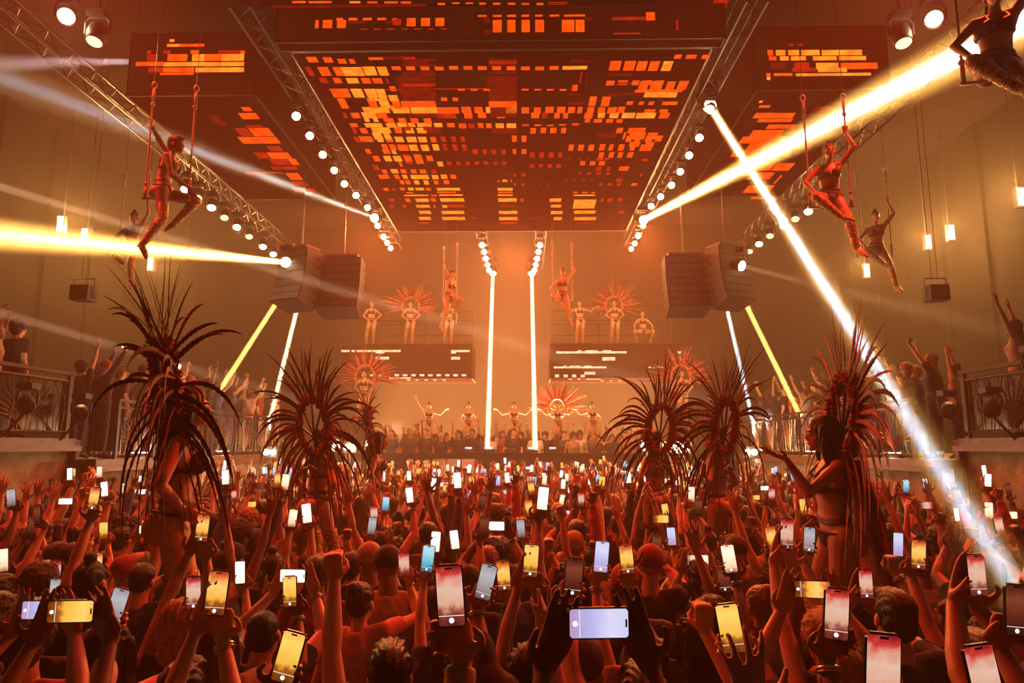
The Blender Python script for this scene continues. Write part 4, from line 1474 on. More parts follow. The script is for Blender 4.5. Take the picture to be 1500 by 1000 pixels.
proto('clapping hands above the head', True, b_arms(((.045, .10, 2.0), 'relax', (-.25, .05, 1), (-1, .1, 0)), ((.045, .10, 2.0), 'relax', (-.25, .05, 1), (-1, .1, 0))), .4)  # 10
proto('making a horn sign with the right hand', False, b_arms(None, OPEN(.20, .14, 2.0, 'horn')), 2) # 11
proto('phone in the right hand and left palm up', True, b_one(1, 1.98, .22, .24, -8, 'open'), 0)     # 12
proto('phone in the left hand and right fist up', False, b_one(-1, 2.0, .20, .26, 6, 'fist'), .6)    # 13
proto('standing with lowered arms', False, b_arms(None, None), .7)                                   # 14
proto('pointing up with the left hand', True, b_arms(OPEN(.2, .2, 1.98, 'point'), None), .3)         # 15
proto('holding a phone just above the shoulder', True, b_one(1, 1.78, .20, .34, -4), .5)             # 16
proto('leaning the phone out to one side', False, b_one(-1, 1.90, .40, .22, 14), 1.6)                # 17

BACK = []
for p_ in PROTO: BACK.append(V((0, 0, 0)))
HST = {'short': 'short', 'crop': 'cropped', 'long': 'long', 'bun': 'knotted', 'topbun': 'top-knotted', 'ponytail': 'ponytailed', 'curly': 'curly', 'cap': 'cap over'}
MEN, WOM = ['short', 'crop', 'short', 'curly', 'cap'], ['long', 'long', 'ponytail', 'bun', 'topbun', 'curly']


def person(i, x, y, z, yaw, scale, r, skin=None, hair=None, hcol=None, cloth=None, name='person'):
    d = PROTO[i]
    e = empty(name, (x, y, z), yaw)
    e.scale = (scale,) * 3
    hair = hair or r.choice(WOM if d['female'] else MEN)
    hcol = hcol or r.choice(['black', 'black', 'brown', 'brown', 'blond'] if d['female'] else ['black', 'black', 'black', 'brown', 'brown', 'blond'])
    cloth = cloth or r.choice(['black', 'black', 'black', 'charcoal', 'white', 'red', 'blue', 'beige', 'pink'] if d['female'] else ['black', 'black', 'black', 'charcoal', 'charcoal', 'white', 'red', 'blue', 'beige'])
    skin = r.choice([0, 0, 1, 1, 1, 2]) if skin is None else skin
    for nm, me, kd, m in (('body', d['body'], 'skin', SKINC[skin]), ('shirt', d['top'], 'cloth', CLOTHC[cloth]), ('trousers', d['legs'], 'cloth', (.03, .035, .06)), ('shoes', d['shoes'], 'cloth', (.02, .015, .015))):
        o = bpy.data.objects.new(nm, me)
        C.objects.link(o)
        o.parent = e
        paint(o, kd, m)
    hm = HAIRC[hcol] if hair != 'cap' else CLOTHC[r.choice(['black', 'charcoal', 'beige', 'red'])]
    hair_on(d['fig'], hair, e, hm)
    if r.random() < .4:
        if 'band' not in d:
            mb = MB()
            k_ = 1 if 1 in d['fig'].armT else -1
            sh_, el_, wr_ = d['fig'].A[k_][:3]
            mb.torus(el_.lerp(wr_, .90), .031 if d['female'] else .034, .005, rotto(wr_ - el_), 20, 6)
            mb.torus(el_.lerp(wr_, .86), .032 if d['female'] else .035, .003, rotto(wr_ - el_), 20, 6)
            d['band'] = mb.mesh('bracelet')
            d['band'].polygons.foreach_set('use_smooth', [True] * len(d['band'].polygons))
            d['band'].materials.append(M['bright_steel'])
        b_ = bpy.data.objects.new('bracelet', d['band'])
        C.objects.link(b_)
        b_.parent = e
    look = ('%s haired' % HST[hair] if hair != 'cap' else 'capped')
    if hair == 'cap': desc = 'person in a cap and %s top' % cloth
    else: desc = 'person with %s %s hair and %s top' % (HST[hair], hcol, cloth)
    return e, desc, d


def phone_of(e, d, key, near=False, case=0):
    mw = Matrix.Translation(e.location) @ Matrix.Rotation(e.rotation_euler.z, 4, 'Z') @ Matrix.Scale(e.scale[0], 4) @ d['phone']
    # keep the phone itself at its true size
    l, q, s = mw.decompose()
    return phone(Matrix.LocRotScale(l, q, (1, 1, 1)), key, near, case)
# ------------------------------------------------------------------ the crowd on the floor
cr = random.Random(21)
people = []      # (x, y) taken


def set_person(e, desc, d, where, group):
    tag(e, ('%s, %s' % (desc, where)), 'person', group)


# people nearest the camera, phone by phone: (photo x, y, width of the phone in the photo, proto, screen)
NEAR = [(660, 872, 41, 0, 'pink'), (877, 912, 42, 5, 'lilac'), (1292, 985, 51, 16, 'pink'), (1441, 992, 50, 4, 'pink'), (1225, 899, 34, 3, 'pink'), (318, 868, 30, 1, 'amber'),
        (104, 895, 31, 6, 'yellow'), (172, 888, 28, 17, 'grey'), (423, 962, 30, 4, 'yellow'), (425, 866, 22, 16, 'yellow'), (778, 821, 22, 1, 'yellow'), (918, 819, 21, 2, 'amber'),
        (881, 815, 21, 3, 'lilac'), (1068, 818, 20, 12, 'cream'), (1430, 842, 28, 0, 'pink'), (627, 818, 18, 3, 'blue'), (712, 852, 24, 17, 'grey'), (738, 843, 20, 2, 'amber'),
        (1152, 782, 21, 1, 'pink'), (1185, 790, 16, 13, 'grey'), (1130, 788, 16, 12, 'amber'), (284, 868, 22, 16, 'pink'), (83, 838, 16, 2, 'pink'), (81, 866, 17, 3, 'grey'), (297, 773, 17, 1, 'amber'),
        (6, 820, 16, 12, 'cream'), (152, 777, 12, 2, 'yellow'), (352, 838, 18, 16, 'white'), (429, 843, 20, 5, 'white'), (1243, 805, 15, 6, 'cream'), (1345, 812, 20, 13, 'amber'), (1315, 797, 16, 3, 'lilac'),
        (592, 826, 17, 3, 'pink'), (1022, 820, 15, 5, 'cream'), (1268, 855, 17, 4, 'pink'), (638, 793, 14, 1, 'white'), (666, 790, 13, 12, 'white'), (726, 770, 13, 5, 'white'), (1463, 770, 14, 2, 'pink'),
        (1448, 748, 12, 1, 'cream'), (709, 770, 14, 13, 'dark'), (763, 774, 13, 2, 'grey'), (217, 775, 12, 6, 'white'), (1487, 893, 30, 13, 'dark'), (1005, 818, 14, 2, 'dark'), (840, 845, 22, 16, 'dark'),
        (60, 893, 26, 5, 'lilac'), (1060, 848, 17, 16, 'dark'), (46, 770, 12, 1, 'dark'), (565, 738, 10, 3, 'blue'), (600, 725, 10, 12, 'white'), (480, 720, 8, 1, 'yellow'), (548, 752, 11, 2, 'pink'), (545, 770, 12, 3, 'grey')]


def ok(x, y, m=.36):
    return all((x - a) ** 2 + (y - b) ** 2 > m * m for a, b in people)


PODS = []   # filled with the feathered dancers' podiums (x, y, r)
for (px, py, dd) in [(270, 700, 4.05), (470, 700, 7.5), (550, 700, 9.5), (957, 700, 8.5), (1050, 700, 7.5), (1212, 700, 4.8)]:
    q = P(px, py, dd)
    PODS.append((q.x, q.y, .38))


def free(x, y):
    return all((x - a) ** 2 + (y - b) ** 2 > (r + .22) ** 2 for a, b, r in PODS)


LOOKS = {}
DOWN = [8, 9, 14, 15]
entries = []
for k, (px, py, wpx, pi, key) in enumerate(NEAR):
    for fac in (1.0, .94, 1.06, .88, 1.12, .84, 1.17):      # keep clear of those already placed
        dist = 74.0 / wpx * fac
        q = P(px, py, dist * .985)
        bx, by = q.x - PROTO[pi]['phone'].translation.x, q.y - .28
        if ok(bx, by, .34) and free(bx, by): break
    d = PROTO[pi]
    c = d['phone'].translation
    sc = (q.z - FL) / c.z
    # choose a pose whose phone height suits
    if not .88 < sc < 1.10:
        best = min((abs((q.z - FL) / PROTO[j]['phone'].translation.z - 1), j) for j in range(len(PROTO)) if PROTO[j]['phone'] is not None and (abs(PROTO[j]['phone'].to_3x3()[2][2]) > .5) == (abs(d['phone'].to_3x3()[2][2]) > .5))
        pi = best[1]
        d = PROTO[pi]
        c = d['phone'].translation
        sc = (q.z - FL) / c.z
    sc = max(.86, min(1.12, sc))
    yaw = cr.uniform(-.18, .18)
    off = Matrix.Rotation(yaw, 3, 'Z') @ (c * sc)
    x, y = q.x - off.x, q.y - off.y
    entries.append((x, y, pi, yaw, sc, key, q.z - c.z * sc, True))
    people.append((x, y))
# a raised arm must not come before one of the phones placed above
def hides(x, y, pi, sc):
    for k, t in PROTO[pi]['fig'].armT.items():
        w_ = t[0] * sc + V((x, y, FL))
        if w_.y < .3: return True
        v = cam.matrix_world.inverted() @ w_
        for (px, py, wpx, *_r) in NEAR:
            dist = 74.0 / wpx
            if dist < y: continue
            hx = 750 + FPX * v.x / -v.z
            hy = 500 - FPX * v.y / -v.z
            m_ = wpx * .6 + 50 / y
            if abs(hx - px) < m_ and hy - 190 / y < py + wpx: return True
    return False


# heads and shoulders filling in between them, row by row
y = 1.15
while y < 10.2:
    half = .80 * y + .5
    step = .56 if y < 6 else .62
    x = -half + cr.uniform(0, step)
    while x < half + .4:
        xx, yy = x + EYE.x * .6 + cr.uniform(-.13, .13), y + cr.uniform(-.14, .14)
        if abs(xx) < 6.3 and ok(xx, yy, .37 if y < 4 else .34) and free(xx, yy):
            t = cr.random()
            sc = cr.uniform(.93, 1.06)
            if y < 1.9: pi = 14 if t < .30 else cr.choice([8, 9, 15, 10, 7, 2, 3]); sc = cr.uniform(.90, .98)
            elif t < .52: pi = cr.choice([0, 1, 2, 3, 4, 5, 6, 12, 13, 16, 17])
            elif t < .92: pi = cr.choice([7, 8, 12, 10, 11, 15, 7, 8, 9])
            else: pi = 14
            if hides(xx, yy, pi, sc): pi = 14 if cr.random() < .6 else 4
            if pi != 14 and hides(xx, yy, pi, sc): pi = 14
            key = cr.choice(['yellow', 'amber', 'white', 'cream', 'pink', 'white', 'dark', 'grey', 'yellow', 'white', 'cream', 'dark', 'amber', 'pink', 'white', 'lilac', 'white', 'blue', 'dark'])
            entries.append((xx, yy, pi, cr.uniform(-.35, .35), sc, key, 0, False))
            people.append((xx, yy))
        x += step
    y += .50
entries.sort(key=lambda t: t[1])
NIND = 222
far = entries[NIND:]
entries = entries[:NIND]
# rows for the labels
ROWS = []
for k in range(0, len(entries), 15): ROWS.append(sorted(entries[k:k + 15], key=lambda t: math.atan2(t[0] - EYE.x, t[1])))
for ri, row in enumerate(ROWS):
    for ci, (x, y, pi, yaw, sc, key, dz, nr) in enumerate(row):
        e, desc, d = person(pi, x, y, FL, yaw, sc, cr)
        where = '%s from left, %s crowd row' % (ORD[ci], ORD[ri] if ri else 'front')
        e['label'] = '%s, %s' % (desc, where)
        e['category'] = 'person'
        e['group'] = 'people in the crowd on the dance floor'
        if d['phone'] is not None:
            p_ = phone_of(e, d, key, y < 4.2, cr.choice([0, 0, 0, 1, 2, 3, 4]) if y > 2.5 else 0)
            lay = 'sideways' if abs(d['phone'].to_3x3()[2][2]) < .5 else 'upright'
            tag(p_, '%s phone with %s screen, held by crowd member %s' % (lay, SCRM[key][1], where), 'phone', 'phones held up in the crowd')

# the farther crowd: one mass, made of the same bodies with less detail
yy_ = 10.5
FARP = []
while yy_ < 18.3:
    half = min(.80 * yy_ + .5, 6.4)
    x = -half
    while x < half:
        FARP.append((x + cr.uniform(-.15, .15), yy_ + cr.uniform(-.15, .15)))
        x += .54
    yy_ += .50
low = {}


def lowmesh(me, ratio):
    if me.name in low: return low[me.name]
    o = bpy.data.objects.new('tmp', me)
    C.objects.link(o)
    m_ = o.modifiers.new('d', 'DECIMATE')
    m_.ratio = ratio
    dg = bpy.context.evaluated_depsgraph_get()
    dg.update()
    ev = o.evaluated_get(dg).to_mesh()
    co = np.empty(len(ev.vertices) * 3)
    ev.vertices.foreach_get('co', co)
    ev.calc_loop_triangles()
    tr = np.empty(len(ev.loop_triangles) * 3, 'i')
    ev.loop_triangles.foreach_get('vertices', tr)
    bpy.data.objects.remove(o)
    low[me.name] = (co.reshape(-1, 3), tr.reshape(-1, 3))
    return low[me.name]


FM = [M['skin'][0], M['skin'][1], M['skin'][2], M['hair']['black'], M['hair']['brown'], M['hair']['blond'], M['cloth']['black'], M['cloth']['charcoal'], M['cloth']['white'], M['cloth']['red'], M['denim'], M['shoe']]
VS, FS, MS, nv = [], [], [], 0
LOWB = [0, 1, 2, 3, 5, 7, 8, 9, 10, 12, 15, 14]
FARPH = []
for (x, y, *rest) in [(t[0], t[1], t) for t in far] + FARP:
    if rest: pi = rest[0][2] if rest[0][2] in LOWB else cr.choice(LOWB)
    else: pi = cr.choice(LOWB)
    d = PROTO[pi]
    sc, yaw = cr.uniform(.92, 1.05), cr.uniform(-.35, .35)
    cy, sy = math.cos(yaw), math.sin(yaw)
    Rm = np.array([[cy, -sy, 0], [sy, cy, 0], [0, 0, 1]]) * sc
    hs = cr.choice(WOM if d['female'] else MEN)
    if hs not in HAIR: HAIR[hs] = hair_mesh(hs)
    f = d['fig']
    rt = f.face.cross(f.up).normalized()
    HM = np.array(Matrix((rt, f.face, f.up)).transposed())
    for me, mi, ratio in ((d['body'], cr.choice([0, 1, 1, 2]), .034), (d['top'], cr.choice([6, 6, 7, 8, 9]), .035), (d['legs'], 10, .008), (HAIR[hs], cr.choice([3, 3, 4, 5]), .03)):
        co, tr = lowmesh(me, ratio)
        if me is HAIR[hs]: co = co @ HM.T + np.array(f.head)
        VS.append(co @ Rm.T + np.array([x, y, FL]))
        FS.append(tr + nv)
        MS.append(np.full(len(tr), mi, 'i'))
        nv += len(co)
    if d['phone'] is not None: FARPH.append(Matrix.Translation((x, y, FL)) @ Matrix.Rotation(yaw, 4, 'Z') @ Matrix.Scale(sc, 4) @ d['phone'])
VS, FS, MS = np.concatenate(VS), np.concatenate(FS), np.concatenate(MS)
me = bpy.data.meshes.new('far_crowd')
me.vertices.add(len(VS)); me.vertices.foreach_set('co', VS.ravel())
me.loops.add(len(FS) * 3); me.loops.foreach_set('vertex_index', FS.ravel().astype('i'))
me.polygons.add(len(FS)); me.polygons.foreach_set('loop_start', np.arange(len(FS), dtype='i') * 3)
for m_ in FM: me.materials.append(m_)
me.polygons.foreach_set('material_index', MS)
me.polygons.foreach_set('use_smooth', [True] * len(FS))
me.update(); me.validate()
o = bpy.data.objects.new('distant_crowd', me); C.objects.link(o)
tag(o, 'dense far part of the crowd packed in front of the stage', 'crowd', None, 'stuff')
# their phones: singly up to the limit, by bands for the labels
FARPH.sort(key=lambda m_: m_.translation.y)
NP = 296 - len(PHONES)
first, rest_ = FARPH[:NP], FARPH[NP:]
ZONE = ['far left', 'left', 'centre left', 'centre', 'centre right', 'right', 'far right']
from collections import defaultdict
cnt = defaultdict(int)
fp = []
for m_ in first:
    t_ = m_.translation
    px = 768 + 1000 * (t_.x - EYE.x) / t_.y
    fp.append((m_, px))
bands = [fp[i:i + 20] for i in range(0, len(fp), 20)]
for bi, bd in enumerate(bands):
    bd.sort(key=lambda t: t[1])
    for ci, (m_, px) in enumerate(bd):
        key = cr.choice(['yellow', 'white', 'white', 'cream', 'amber', 'white', 'pink', 'lilac', 'cream', 'white', 'amber', 'yellow', 'cream', 'white', 'white', 'blue'])
        l, q, s_ = m_.decompose()
        p_ = phone(Matrix.LocRotScale(l, q, (1, 1, 1)), key)
        tag(p_, 'tiny phone, %s screen, %s from left in %s band of far phones' % (SCRM[key][1], ORD[ci], ORD[bi]), 'phone', 'small phones glowing in the far crowd')
# the rest of the far phones as one object
VS, FS, MS, nv = [], [], [], 0
bco, btr = lowmesh(PH[0], .5)
sco, str_ = lowmesh(PH[1], 1.0)
fk = ['yellow', 'white', 'cream', 'amber', 'lilac']
for m_ in rest_:
    l, q, s_ = m_.decompose()
    A = np.array(q.to_matrix())
    for co, tr, mi in ((bco, btr, 0), (sco, str_, 1 + cr.randrange(5))):
        VS.append(co @ A.T + np.array(l)); FS.append(tr + nv); MS.append(np.full(len(tr), mi, 'i')); nv += len(co)
if VS:
    VS, FS, MS = np.concatenate(VS), np.concatenate(FS), np.concatenate(MS)
    me = bpy.data.meshes.new('far_phones')
    me.from_pydata(VS.tolist(), [], FS.tolist())
    me.materials.append(M['glossy_black'])
    for k in fk: me.materials.append(emitmat('far_' + k, {'yellow': (1, .6, .12), 'white': (1, .93, .85), 'cream': (1, .8, .55), 'amber': (1, .45, .08), 'lilac': (.65, .65, .95)}[k], 1.2))
    me.polygons.foreach_set('material_index', MS)
    o = bpy.data.objects.new('distant_phones', me); C.objects.link(o)
    tag(o, 'specks of lit phones in the farthest crowd before the stage', 'phones', None, 'stuff')
# ------------------------------------------------------------------ performers
pr = random.Random(5)


def dress(f, e, boots=True, bodice=True, top=.62, near=True, face=True, hcol='black', hair='topbun', skin=1, vox=.006, cape=False):
    o = link('body', f.skin('dancer_body', vox), e)
    paint(o, 'skin', SKINC[skin])
    if boots: link('boots', f.boots('boots', top, vox * 1.25), e, M['gold'])
    else: link('shoes', f.shoes('shoes', .009), e, M['gold'])
    if bodice:
        U = (f.neck - f.waist).normalized()
        fw = U.cross(f.sx).normalized()
        fw = fw if fw.dot(f.fwd) > 0 else -fw
        mb = MB()     # bra cups with harness straps
        for k in (-1, 1):
            mb.ell(f.chest + f.sx * (k * .07) + f.fwd * .090 + U * .01, (.066, .06, .064))
            mb.path([f.chest + f.sx * (k * .08) + fw * .13 + U * .05, f.neck + f.sx * (k * .08) + fw * .02 + U * .0, f.chest + f.sx * (k * .06) - fw * .11 + U * .08, f.chest - fw * .115], .010, 8)
        mb.loft([(f.chest - U * .045, f.sx * .156, fw * .113), (f.chest - U * .02, f.sx * .162, fw * .119)], 28)
        link('bra_harness', remesh(mb, 'bra', vox * 1.05, 1, .4), e, M['bodice'])
        mb = MB()     # belt and briefs
        lo = (f.waist - f.pelvis).normalized()
        fl = lo.cross(f.hx).normalized()
        mb.loft([(f.waist - lo * .01, f.hx * .134, fl * .098), (f.waist - lo * .05, f.hx * .146, fl * .104)], 28)
        hp_ = [f.pelvis + lo * (.045 + .02 * abs(math.sin(t_))) + f.hx * (.166 * math.cos(t_)) + fl * (.118 * math.sin(t_)) for t_ in [2 * PI * j_ / 24 for j_ in range(25)]]
        mb.path(hp_, .009, 6)
        sg = 1 if fl.dot(f.fwd) > 0 else -1
        mb.loft([(f.pelvis + lo * .05 + fl * (sg * .100), f.hx * .075, fl * .020), (f.pelvis - lo * .02 + fl * (sg * .100), f.hx * .05, fl * .022), (f.pelvis - lo * .09 + fl * (sg * .05), f.hx * .022, fl * .03), (f.pelvis - lo * .115, f.hx * .014, fl * .03)], 16)
        link('belt_and_briefs', remesh(mb, 'briefs', vox * 1.05, 1, .4), e, M['bodice'])
    hair_on(f, hair, e, HAIRC[hcol])
    if face:
        up, fc = f.up.normalized(), f.face.normalized()
        rt = fc.cross(up)
        R = Matrix((rt, fc, up)).transposed()
        H = lambda x, y, z: f.head + rt * x + fc * y + up * z
        for k in (-1, 1):
            mb = MB(); mb.ell(H(k * .030, .083, .012), (.014, .007, .007), R); mb.build('eye', M['eye'], e, True)
            mb = MB(); mb.path([H(k * .014, .096, .032), H(k * .032, .094, .038), H(k * .05, .082, .032)], .004, 6); mb.build('eyebrow', M['eye'], e, True)
        mb = MB(); mb.ell(H(0, .098, -.046), (.021, .007, .008), R); mb.build('lips', M['lip'], e, True)


M['feather'] = mat('feather_maroon', (.045, .005, .005), .8, noise_s=6, noise_amt=.85)
M['feather_red'] = mat('feather_red', (.22, .012, .01), .75, noise_s=9, noise_amt=.7)
M['feather_pale'] = mat('feather_pale', (.60, .16, .10), .5, noise_s=9, noise_amt=.5)
M['plume_fuzz'] = mat('marabou_fuzz', (.22, .015, .012), .8, noise_s=25, noise_amt=.6)


def feather(L, wdt, base, d0, grav, seg=26, serr=True, stiff=1.0):
    """one tail feather: curved quill with a serrated flat vane"""
    pts, rs = [], []
    p, d = V(base), V(d0).normalized()
    st = L / seg
    for i in range(seg + 1):
        u = i / seg
        pts.append(p.copy())
        prof = math.sin(PI * min(1, .06 + u * .94) ** .8) ** .7 if u < 1 else 0
        r = wdt * max(.10, prof) * (1 if (i % 2 or not serr) else .66)
        if u > .97: r = wdt * .08
        rs.append(r)
        d = (d + V((0, 0, -1)) * grav * st * (u + .15) * 3 / stiff).normalized()
        p = p + d * st
    mb = MB()
    side = d0.cross(V((0, 1, 0)))
    if side.length < .1: side = V((1, 0, 0))
    mb.path(pts, rs, 6, True, .13, side.normalized())
    return mb


def headdress(parent, centre, Rm, R=.27, n=72, L=.60, seed=0, mats=None, small=False, name='feather_headdress', arc=PI, top=1.0, ysp=.5):
    """hoop with spokes and a burst of tail feathers; local plane x-z"""
    r = random.Random(seed)
    e = empty(name)
    e.parent = parent
    e.matrix_local = Matrix.Translation(centre) @ Rm.to_4x4()
    mats = mats or ['feather', 'feather', 'feather_red']
    down = Rm.inverted() @ V((0, 0, -1))
    mb = MB(); mb.torus((0, 0, 0), R * .92, .012, None, 40, 6, .88, 1)
    for k in range(8):
        a = 2 * PI * k / 8 + PI / 8 * 0
        mb.tube((0, 0, -.12), (R * .78 * math.sin(a), 0, R * .92 * math.cos(a)), .011, n=6)
    mb.ell((0, 0, -.12), (.035, .02, .035))
    mb.build('hoop_frame', M['black_metal'] if not small else M['gold'], e)
    mb = MB(); mb.torus((0, 0, 0), R * .94, .034 if not small else .05, None, 64, 12, .88, 1)
    ring_ = remesh(mb, 'marabou', .008 if not small else .02, 0, disp=lambda co: (.016 * np.sin(co[:, 0] * 160 + co[:, 2] * 70) * np.sin(co[:, 2] * 150) + .012 * np.sin(co[:, 1] * 190 + co[:, 0] * 90)))
    link('marabou_ring', ring_, e, M['plume_fuzz'] if not small else M['feather_pale'])
    mb = MB()
    for k in range(420 if not small else 60):           # loose barbs of the fluffy ring
        a = 2 * PI * r.random()
        a0 = V((R * .84 * math.sin(a), r.uniform(-.03, .03), R * .94 * math.cos(a)))
        o = V((math.sin(a), 0, math.cos(a)))
        t = (o * r.uniform(.15, 1) + V((r.uniform(-.4, .4), r.uniform(-.9, .9), r.uniform(-.4, .4)))).normalized()
        l = r.uniform(.05, .085)
        mb.path([a0 + t * .02, a0 + t * l * .7, a0 + t * l + V((0, 0, -.008))], [.008, .006, .001], 4, True, .4)
    mb.build('loose_barbs', M['plume_fuzz'] if not small else M['feather_pale'], e, True)
    for k in range(n):
        u = (k + r.uniform(-.35, .35)) / n
        a = -arc + 2 * arc * u
        b0 = V((R * .86 * math.sin(a), r.uniform(-.03, .03), R * .97 * math.cos(a)))
        o = V((math.sin(a), r.uniform(-ysp, ysp) if not small else r.uniform(-.15, .15), math.cos(a) + .12))
        fl = abs(a) / PI
        ln = L * (r.uniform(.72, 1.08) if r.random() < .8 else r.uniform(1.1, 1.35)) * (1 + .45 * fl if fl > .35 else top)
        g = .25 + 2.6 * min(1, fl * 1.5) ** 1.3 + r.uniform(-.1, .4)
        if small: g = .2
        mb = feather(ln, r.uniform(.015, .024) * (1.0 if not small else 1.1), b0, o, g * .42 / .6, 24 if not small else 8)
        mb.build('tail_feather', M[r.choice(mats)], e, True)
    return e


def stand_pose(f, arm='hips', k2='relax', knee=.0, lean=0):
    f.legT[-1] = (V((-.10, .03, .50)), V((-.10, -.01, .11)), V((-.11, .11, .03)))
    f.legT[1] = (V((.13, .12, .52)), V((.16, .02, .11)), V((.18, .14, .03)))
    hx = .02
    f.pelvis = V((-.03, -.02, .95)); f.hx = V((1, 0, .10)).normalized()
    for k in (-1, 1):
        t = arm if k > 0 else k2
        if t == 'hips': f.armT[k] = (f.pelvis + V((k * .175, .06, .09)), V((k, -.5, .1)), V((-k * .35, .75, -.5)), V((-k, 0, .1)), 'relax')
        elif t == 'out': f.armT[k] = (f.neck + V((k * .60, .10, .02)), V((k * .1, -.2, -1)), V((k, .1, .25)), V((0, .3, -1)), 'open')
        elif t == 'up': f.armT[k] = (f.neck + V((k * .45, .10, .42)), V((k, -.2, -.6)), V((k * .4, .1, 1)), V((0, 1, 0)), 'open')
        elif t == 'front': f.armT[k] = (f.neck + V((k * .16, .33, .0)), V((k * .4, -.2, -1)), V((k * .2, 1, .35)), V((0, .3, 1)), 'open')
        elif t == 'down': f.armT[k] = (f.pelvis + V((k * .26, .05, .03)), V((k * .6, -1, 0)), V((k * .1, .2, -1)), V((-k, 0, 0)), 'relax')


# the six feathered dancers on podiums in the crowd
FD = [(270, 600, 4.05, -68, 'long', 'hips', 'hips', 'feathered dancer nearest on the left, long dark hair, hand on hip', 1),
      (471, 648, 7.5, -38, 'bun', 'hips', 'hips', 'second feathered dancer from the left with round spoked headdress', 2),
      (553, 648, 9.5, -80, 'long', 'hips', 'down', 'third feathered dancer from the left, seen side on', 3),
      (957, 650, 8.5, 44, 'bun', 'hips', 'hips', 'feathered dancer just right of the stage, slim spoked headdress', 4),
      (1049, 648, 7.5, 50, 'bun', 'hips', 'hips', 'feathered dancer second from the right with upright oval headdress', 5),
      (1212, 640, 4.8, 84, 'long', 'hips', 'front', 'feathered dancer nearest on the right reaching one arm out', 6)]
for i, (px, py, dd, rz, hr, a1, a2, lb, sd) in enumerate(FD):
    q = P(px, py, dd)
    f = Fig(True, True)
    stand_pose(f, a1, a2)
    f.head = V((0, .03, 1.60))
    f.face = V((.1, 1, .05)).normalized()
    sc = 1.02
    zf = q.z - 1.60 * sc
    e = empty('feathered_dancer', (q.x, q.y, zf), rad(rz))
    e.scale = (sc,) * 3
    tag(e, lb, 'dancer', 'feathered dancers above the crowd')
    big_ = i in (0, 5)
    dress(f, e, hair=hr if hr != 'long' else 'long', skin=0 if i in (0, 1) else 1, vox=.006 if big_ else .0075)
    Rm = Matrix.Rotation(rad([16, 0, 0, 0, 0, 0][i]), 3, 'Z') @ Matrix.Rotation(rad(8), 3, 'X')
    big = i in (0, 5)
    hd = headdress(e, f.head + V((0, -.14, [.12, .17, .17, .17, .17, .12][i])), Rm, .30 if i else .27, [99, 99, 92, 96, 98, 80][i], [.52, .60, .50, .56, .58, .48][i], sd, top=1.08 if big else 1.0, ysp=[.60, .45, .5, .45, .45, .13][i])
    mb = MB(); mb.tube((0, -.10, 1.35), (0, -.14, 1.55), .012, n=6); mb.path([(-.12, -.12, 1.32), (0, -.115, 1.36), (.12, -.12, 1.32)], .012, 6); mb.build('shoulder_mount', M['black_metal'], e)
    if i == 5:   # long tail of red fringe down the back
        mb = MB()
        for k in range(26):
            a = -.22 + .44 * k / 25
            mb.path([(a * .6, -.15, 1.45), (a, -.22, 1.1), (a * 1.3, -.26, .7), (a * 1.2, -.24 + .02 * math.sin(k), .25)], [.012, .016, .014, .004], 5, True, .4)
        mb.build('fringe_cape', M['feather_red'], e, True)
    pd = empty('podium', (q.x, q.y, FL)); zf -= FL
    tag(pd, 'round podium under the %s' % ['nearest left feathered dancer', 'second feathered dancer from the left', 'third feathered dancer from the left', 'dancer just right of the stage', 'feathered dancer second from the right', 'nearest right feathered dancer'][i], 'podium', 'podiums in the crowd')
    mb = MB(); mb.path([(0, 0, 0), (0, 0, zf - .04)], .34, 32); mb.build('drum', M['black_metal'], pd, False)
    mb = MB(); mb.path([(0, 0, zf - .04), (0, 0, zf - .0)], .38, 32); mb.build('deck', M['ledframe'], pd, False)

# ------------------------------------------------------------------ swings
def swing(bar, label, half=.27, h=1.65, rz=0.0, ztop=HZ):
    e = empty('rope_swing', bar, rz)
    tag(e, label, 'swing', 'rope swings hung from the ceiling')
    mb = MB(); mb.tube((-half - .03, 0, 0), (half + .03, 0, 0), .016, n=10); mb.build('bar', M['bright_steel'], e, True)
    for k in (-1, 1):
        mb = MB()
        n = 40
        mb.path([(k * half, 0, h * j / n) for j in range(n + 1)], [.0135 if j % 2 else .0115 for j in range(n + 1)], 8)
        mb.path([(k * half, 0, .02), (k * half, 0, .16)], .021, 8)
        mb.ell((k * half, 0, .20), (.03, .03, .028)); mb.ell((k * half, 0, h - .22), (.03, .03, .028))
        mb.path([(k * half, 0, h - .2), (k * half, 0, h - .02)], .02, 8)
        mb.build('rope', M['rope'], e, True)
        mb = MB(); mb.torus((k * half, 0, h + .05), .032, .008, None, 16, 6, 1, 1.5); mb.build('shackle', M['bright_steel'], e, True)
        mb = MB(); mb.tube((k * half, 0, h + .09), (k * half * 1.0, 0, ztop - bar[2]), .005, n=5); mb.build('hanging_wire', M['steel'], e)
    return e


